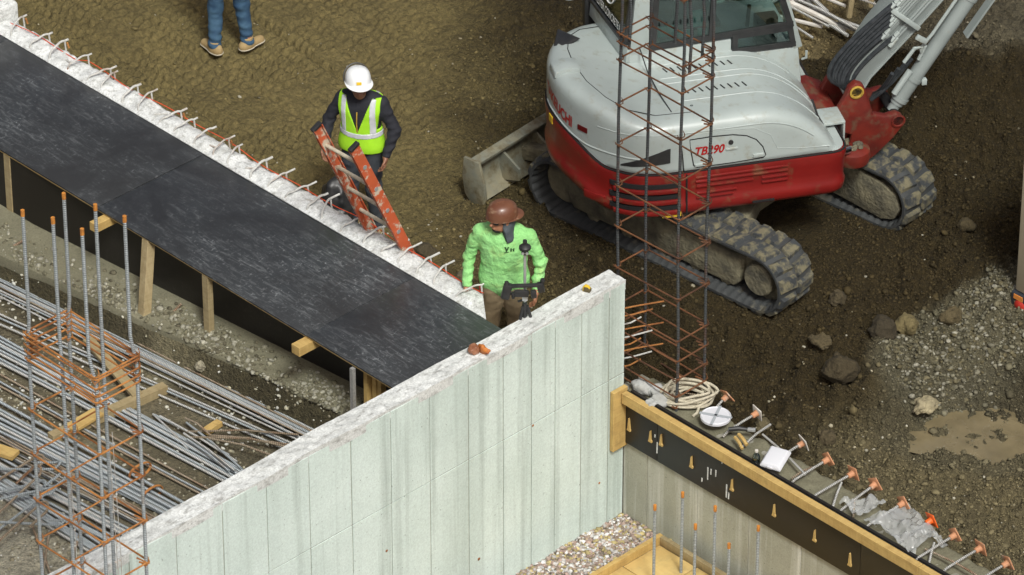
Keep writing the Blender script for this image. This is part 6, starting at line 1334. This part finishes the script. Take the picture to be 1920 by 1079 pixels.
def sheet(name, label, px, py, sx, sy, seed, mt):
    q = at(px, py, TZ-0.05); m = MB(); ca, sa = math.cos(R(-12)), math.sin(R(-12))
    def fn(i, j):
        x = (i-0.5)*sx*(0.75+0.5*float(vnoise(np.array(j*3.0), np.array(seed*1.0), seed=seed))); y = (j-0.5)*sy*(0.75+0.5*float(vnoise(np.array(i*3.0), np.array(seed*2.0), seed=seed)))
        r_ = float(fbm(np.array(x*9+seed), np.array(y*9), oct=4, seed=seed)); fold = abs(math.sin(x*17+y*9+seed+4*r_))
        return (q.x+x*ca-y*sa, q.y+x*sa+y*ca, TZ-0.08+0.16*r_+0.045*fold*r_)
    m.grid(fn, 46, 36); o = m.build(name, mt, None, ang=30, fixn=False); return tag(o, label, 'plastic sheet')
def film():
    t = NT('plastic_film'); t.col((0.50, 0.52, 0.52)); t.rough(0.25); tr = t.n('BsdfTransparent'); mx = t.n('MixShader'); mx.inputs[0].default_value = 0.45; t.l(tr.outputs[0], mx.inputs[1]); t.l(t.b.outputs[0], mx.inputs[2]); t.l(mx.outputs[0], t.o.inputs[0]); return t.m
M['film'] = film()
sheet('plastic_sheet', 'crumpled clear plastic sheet spread among the capped bars', 1700, 1000, 0.62, 0.42, 3, M['film']); sheet('plastic_sheet', 'small crumpled plastic scrap left of the large plastic sheet', 1618, 958, 0.22, 0.26, 5, M['film'])
o = None
for k, (px, py, sz, mt, lb) in enumerate(((1205, 722, 0.10, 'rubble', 'grey broken concrete lump at the foot of the cage'), (1240, 738, 0.13, 'rubble', 'larger grey concrete lump between cage and rope'), (1222, 752, 0.06, 'rubble', 'small concrete lump in front of the larger lumps'))):
    q = at(px, py, TZ); o = net('concrete_lump', lambda X, Y, Z: sd_ell(X, Y, Z, (0, 0, 0), (sz, sz*0.8, sz*0.6))+sz*0.9*(fbm(X*9/sz*0.12+k, Y*9/sz*0.12, Z*9/sz*0.12, oct=3, seed=k)-0.5), (-sz*1.6,)*3, (sz*1.6,)*3, sz/9, M['rubble'], None); o.location = (q.x, q.y, TZ-0.03); tag(o, lb, 'rubble')
for k, (p0, p1, w, mt, lb) in enumerate((((1270, 705), (1290, 722), 0.03, 'orange_cap', 'stub of orange pipe above the rope coil'), ((1378, 820), (1392, 842), 0.03, 'wood', 'short split stick of wood by the round lid'), ((1385, 815), (1400, 835), 0.035, 'wood', 'yellow wood offcut beside the split stick'), ((1250, 738), (1320, 742), 0.012, 'bar_rusty', 'rusty bar end lying over the rope coil'))):
    a = at(*p0, TZ); b = at(*p1, TZ-0.02); m = MB(); m.tube([(0, 0, 0), (b-a)*0.5+Vector((0, 0, 0.012)), b-a], w/2, 8); o = m.build('offcut', M[mt]); o.location = a; tag(o, lb, 'offcut')
q = at(1385, 810, TZ); dc = thing('hand_tool', 'dark hand tool lying between the round lid and the wood offcuts', 'tool', (q.x, q.y, TZ), R(40)); m = MB(); m.tube([(-0.09, 0, 0.02), (0, 0.01, 0.03), (0.08, 0, 0.03)], [0.018, 0.022, 0.014], 10); m.build('handle', M['black'], dc); m = MB(); m.box((0.11, 0, 0.03), (0.07, 0.03, 0.03)); m.build('head', M['alu'], dc, bevel=0.005)
# ---- stones in the dirt
def boulder(px, py, z, s, seed, col, lb, flat=0.75):
    q = at(px, py, z); zz = float(height(np.array([q.x]), np.array([q.y]), False)[0]); q = at(px, py, zz+s*0.25)
    def fn(X, Y, Z):
        n = fbm(X*2.4/s+seed, Y*2.4/s, Z*2.4/s, oct=3, seed=seed)-0.5
        d_ = sd_ell(X, Y, Z, (0, 0, 0), (s, s*0.82, s*flat)); pl_ = 0.55*X+0.5*Y*(1 if seed % 2 else -1)+0.62*Z-s*0.62
        d_ = smax(d_, pl_, s*0.15); d_ = smax(d_, -0.7*X+0.3*Y+0.6*Z-s*0.66, s*0.15); return d_+s*0.55*n
    o = net('boulder', fn, (-s*1.4,)*3, (s*1.4,)*3, s/11, mat('boulder_%d' % seed, tuple(c*(0.62 if seed not in (5, 13, 14) else 1) for c in col), tuple(c*0.6 for c in col), 0.9, 6/s*0.2, bump=1.0, bscale=24, bdist=0.03), None)
    o.location = (q.x, q.y, zz+s*0.22); o.rotation_euler = (0, 0, seed); tag(o, lb, 'boulder')
boulder(1577, 690, -1.1, 0.17, 1, (0.070, 0.052, 0.022), 'large dark boulder half sunk in the dirt above the capped bars', 0.8)
boulder(1702, 607, -1.1, 0.12, 2, (0.22, 0.175, 0.075), 'yellowish rough boulder beside a darker one in the dirt')
boulder(1655, 615, -1.1, 0.14, 3, (0.055, 0.042, 0.020), 'dark boulder leaning against the yellowish one')
boulder(1782, 592, -1.1, 0.11, 4, (0.13, 0.10, 0.045), 'mid brown boulder nearest the gravel heap')
boulder(1737, 758, -1.15, 0.12, 5, (0.36, 0.31, 0.19), 'pale flat slab of stone at the toe of the gravel heap', 0.45)
boulder(1540, 638, -1.1, 0.10, 6, (0.12, 0.092, 0.042), 'low flat stone left of the dark boulders', 0.4)
boulder(1812, 422, -0.9, 0.09, 7, (0.11, 0.085, 0.038), 'brown stone alone in the dirt beyond the far track')
boulder(1570, 558, -1.0, 0.09, 8, (0.085, 0.065, 0.03), 'small brown stone right of the near track end')
boulder(870, 520, -0.85, 0.10, 9, (0.23, 0.19, 0.11), 'rounded stone behind the arm of the green shirt')
boulder(795, 472, -0.85, 0.11, 10, (0.09, 0.07, 0.035), 'dark stone in the dirt right of the ladder foot')
boulder(1430, 795, -1.2, 0.08, 11, (0.16, 0.13, 0.065), 'brown stone between two capped bars', 0.6)
boulder(1552, 820, -1.2, 0.09, 12, (0.105, 0.08, 0.038), 'brown stone beyond the row of capped bars')
boulder(375, 686, -1.1, 0.055, 13, (0.34, 0.31, 0.22), 'smooth egg-shaped stone beside the thin bars', 1.0)
boulder(577, 690, -0.64, 0.035, 14, (0.5, 0.5, 0.48), 'small white stone on the ledge under the black deck', 1.0)
# ---- puddle of muddy water by the gravel heap
def puddle():
    c_ = at(1850, 815, -1.235); m = MB(); pts = []
    for k in range(64):
        a = 2*math.pi*k/64; r_ = 1.0+0.35*(float(fbm(np.array(math.cos(a)*1.3+4), np.array(math.sin(a)*1.3), oct=3, seed=77))-0.5)*2
        e = rx*(0.75*r_*math.cos(a))+Vector((-fx.x, -fx.y, 0))*(0.52*r_*math.sin(a)); pts.append((c_.x+e.x, c_.y+e.y, 0))
    zz = float(height(np.array([c_.x]), np.array([c_.y]), False)[0])-0.0
    m.add(pts+[(c_.x, c_.y, 0)], [(i, (i+1) % 64, 64) for i in range(64)])
    t = NT('mud_water'); n = t.noise(5, 6); t.col(t.mix(t.ramp(n, [(0.35, 0.0), (0.65, 1.0)]), (0.19, 0.155, 0.088), (0.14, 0.115, 0.065))); t.rough(t.ramp(t.noise(3, 4), [(0.35, 0.04), (0.6, 0.35)])); t.bump(n, 0.15, 0.01)
    o = m.build('puddle', t.m, None, smooth=False); o.location.z = -1.238; tag(o, 'tan muddy puddle below the gravel heap', 'puddle', kind='structure')
puddle()
# ---- dusty bars and tubes heaped beyond the bank
r_ = random.Random(21)
zb_ = float(height(np.array([at(1560, 20, -0.85).x]), np.array([at(1560, 20, -0.85).y]), False)[0])
for k in range(30):
    x0 = r_.uniform(1290, 1600); y0 = r_.uniform(-50, 50); an_ = r_.choice([0.45, 0.55, -0.5, -0.42, 0.3]); L_ = r_.uniform(90, 190)
    a = at(x0, y0, -0.80); b = at(x0+L_, y0+L_*an_, -0.80); m = MB(); h0, h1 = r_.uniform(0.0, 0.25), r_.uniform(0.0, 0.25)
    m.tube([(0, 0, h0), ((b-a).x/2, (b-a).y/2, (h0+h1)/2+0.03), (b.x-a.x, b.y-a.y, h1)], r_.uniform(0.012, 0.026), 7); o = m.build('dusty_rod', M['bar_pale'] if k % 3 else M['cap_white']); o.location = (a.x, a.y, a.z); tag(o, 'pale dusty rod in the tangle beyond the earth bank', 'rod', 'tangle of dusty rods')
for k, (px, py) in enumerate(((1592, 32), (1632, 12))):
    q = at(px, py, -0.7); m = MB(); m.tube([(0, 0, 0), (0.02, 0.03, 0.35)], 0.03, 8); o = m.build('stake', M['wood_old']); o.location = q; tag(o, ('left' if k == 0 else 'right')+' one of two grey wooden stakes by the dusty rods', 'stake')
# ---- trailer at the right edge
q = at(1902, 560, -0.62)
tl = thing('trailer', 'beige box trailer with red lamps at the right edge', 'trailer', (q.x, q.y, -0.95)); M['beige'] = mat('beige_panel', (0.42, 0.37, 0.26), (0.38, 0.33, 0.23), 0.55, 2)
m = MB(); m.span((0, 0, 0.42), (2.2, 4.0, 2.05)); m.build('box', M['beige'], tl, bevel=0.02)
m = MB(); m.span((-0.02, -0.03, 0.20), (2.22, 4.0, 0.415)); m.build('bumper', mat('dark_blue_steel', (0.03, 0.035, 0.045), rough=0.5), tl, bevel=0.015)
for (z, rr, nm) in ((1.88, 0.045, 'marker_lamp'), (0.30, 0.06, 'tail_lamp')):
    m = MB(); m.lathe([(0, 0.02), (rr*0.7, 0.018), (rr, 0.006), (rr*1.1, 0.0)], 18, Matrix.Translation((0.09, -0.001 if z > 1 else -0.032, z)) @ Matrix.Rotation(R(90), 4, 'X')); m.build(nm, mat('red_lamp', (0.40, 0.03, 0.02), rough=0.3), tl)
m = MB(); m.box((0.07, -0.034, 0.385), (0.10, 0.01, 0.045)); m.build('reflector', mat('amber', (0.6, 0.22, 0.05), rough=0.3), tl)
for x in (0.3, 1.9): m = MB(); m.lathe([(0, -0.1), (0.30, -0.1), (0.34, -0.07), (0.34, 0.07), (0.30, 0.1), (0, 0.1)], 24, Matrix.Translation((x, 1.6, 0.33)) @ Matrix.Rotation(R(90), 4, 'Y')); m.build('wheel', M['rubber'], tl)
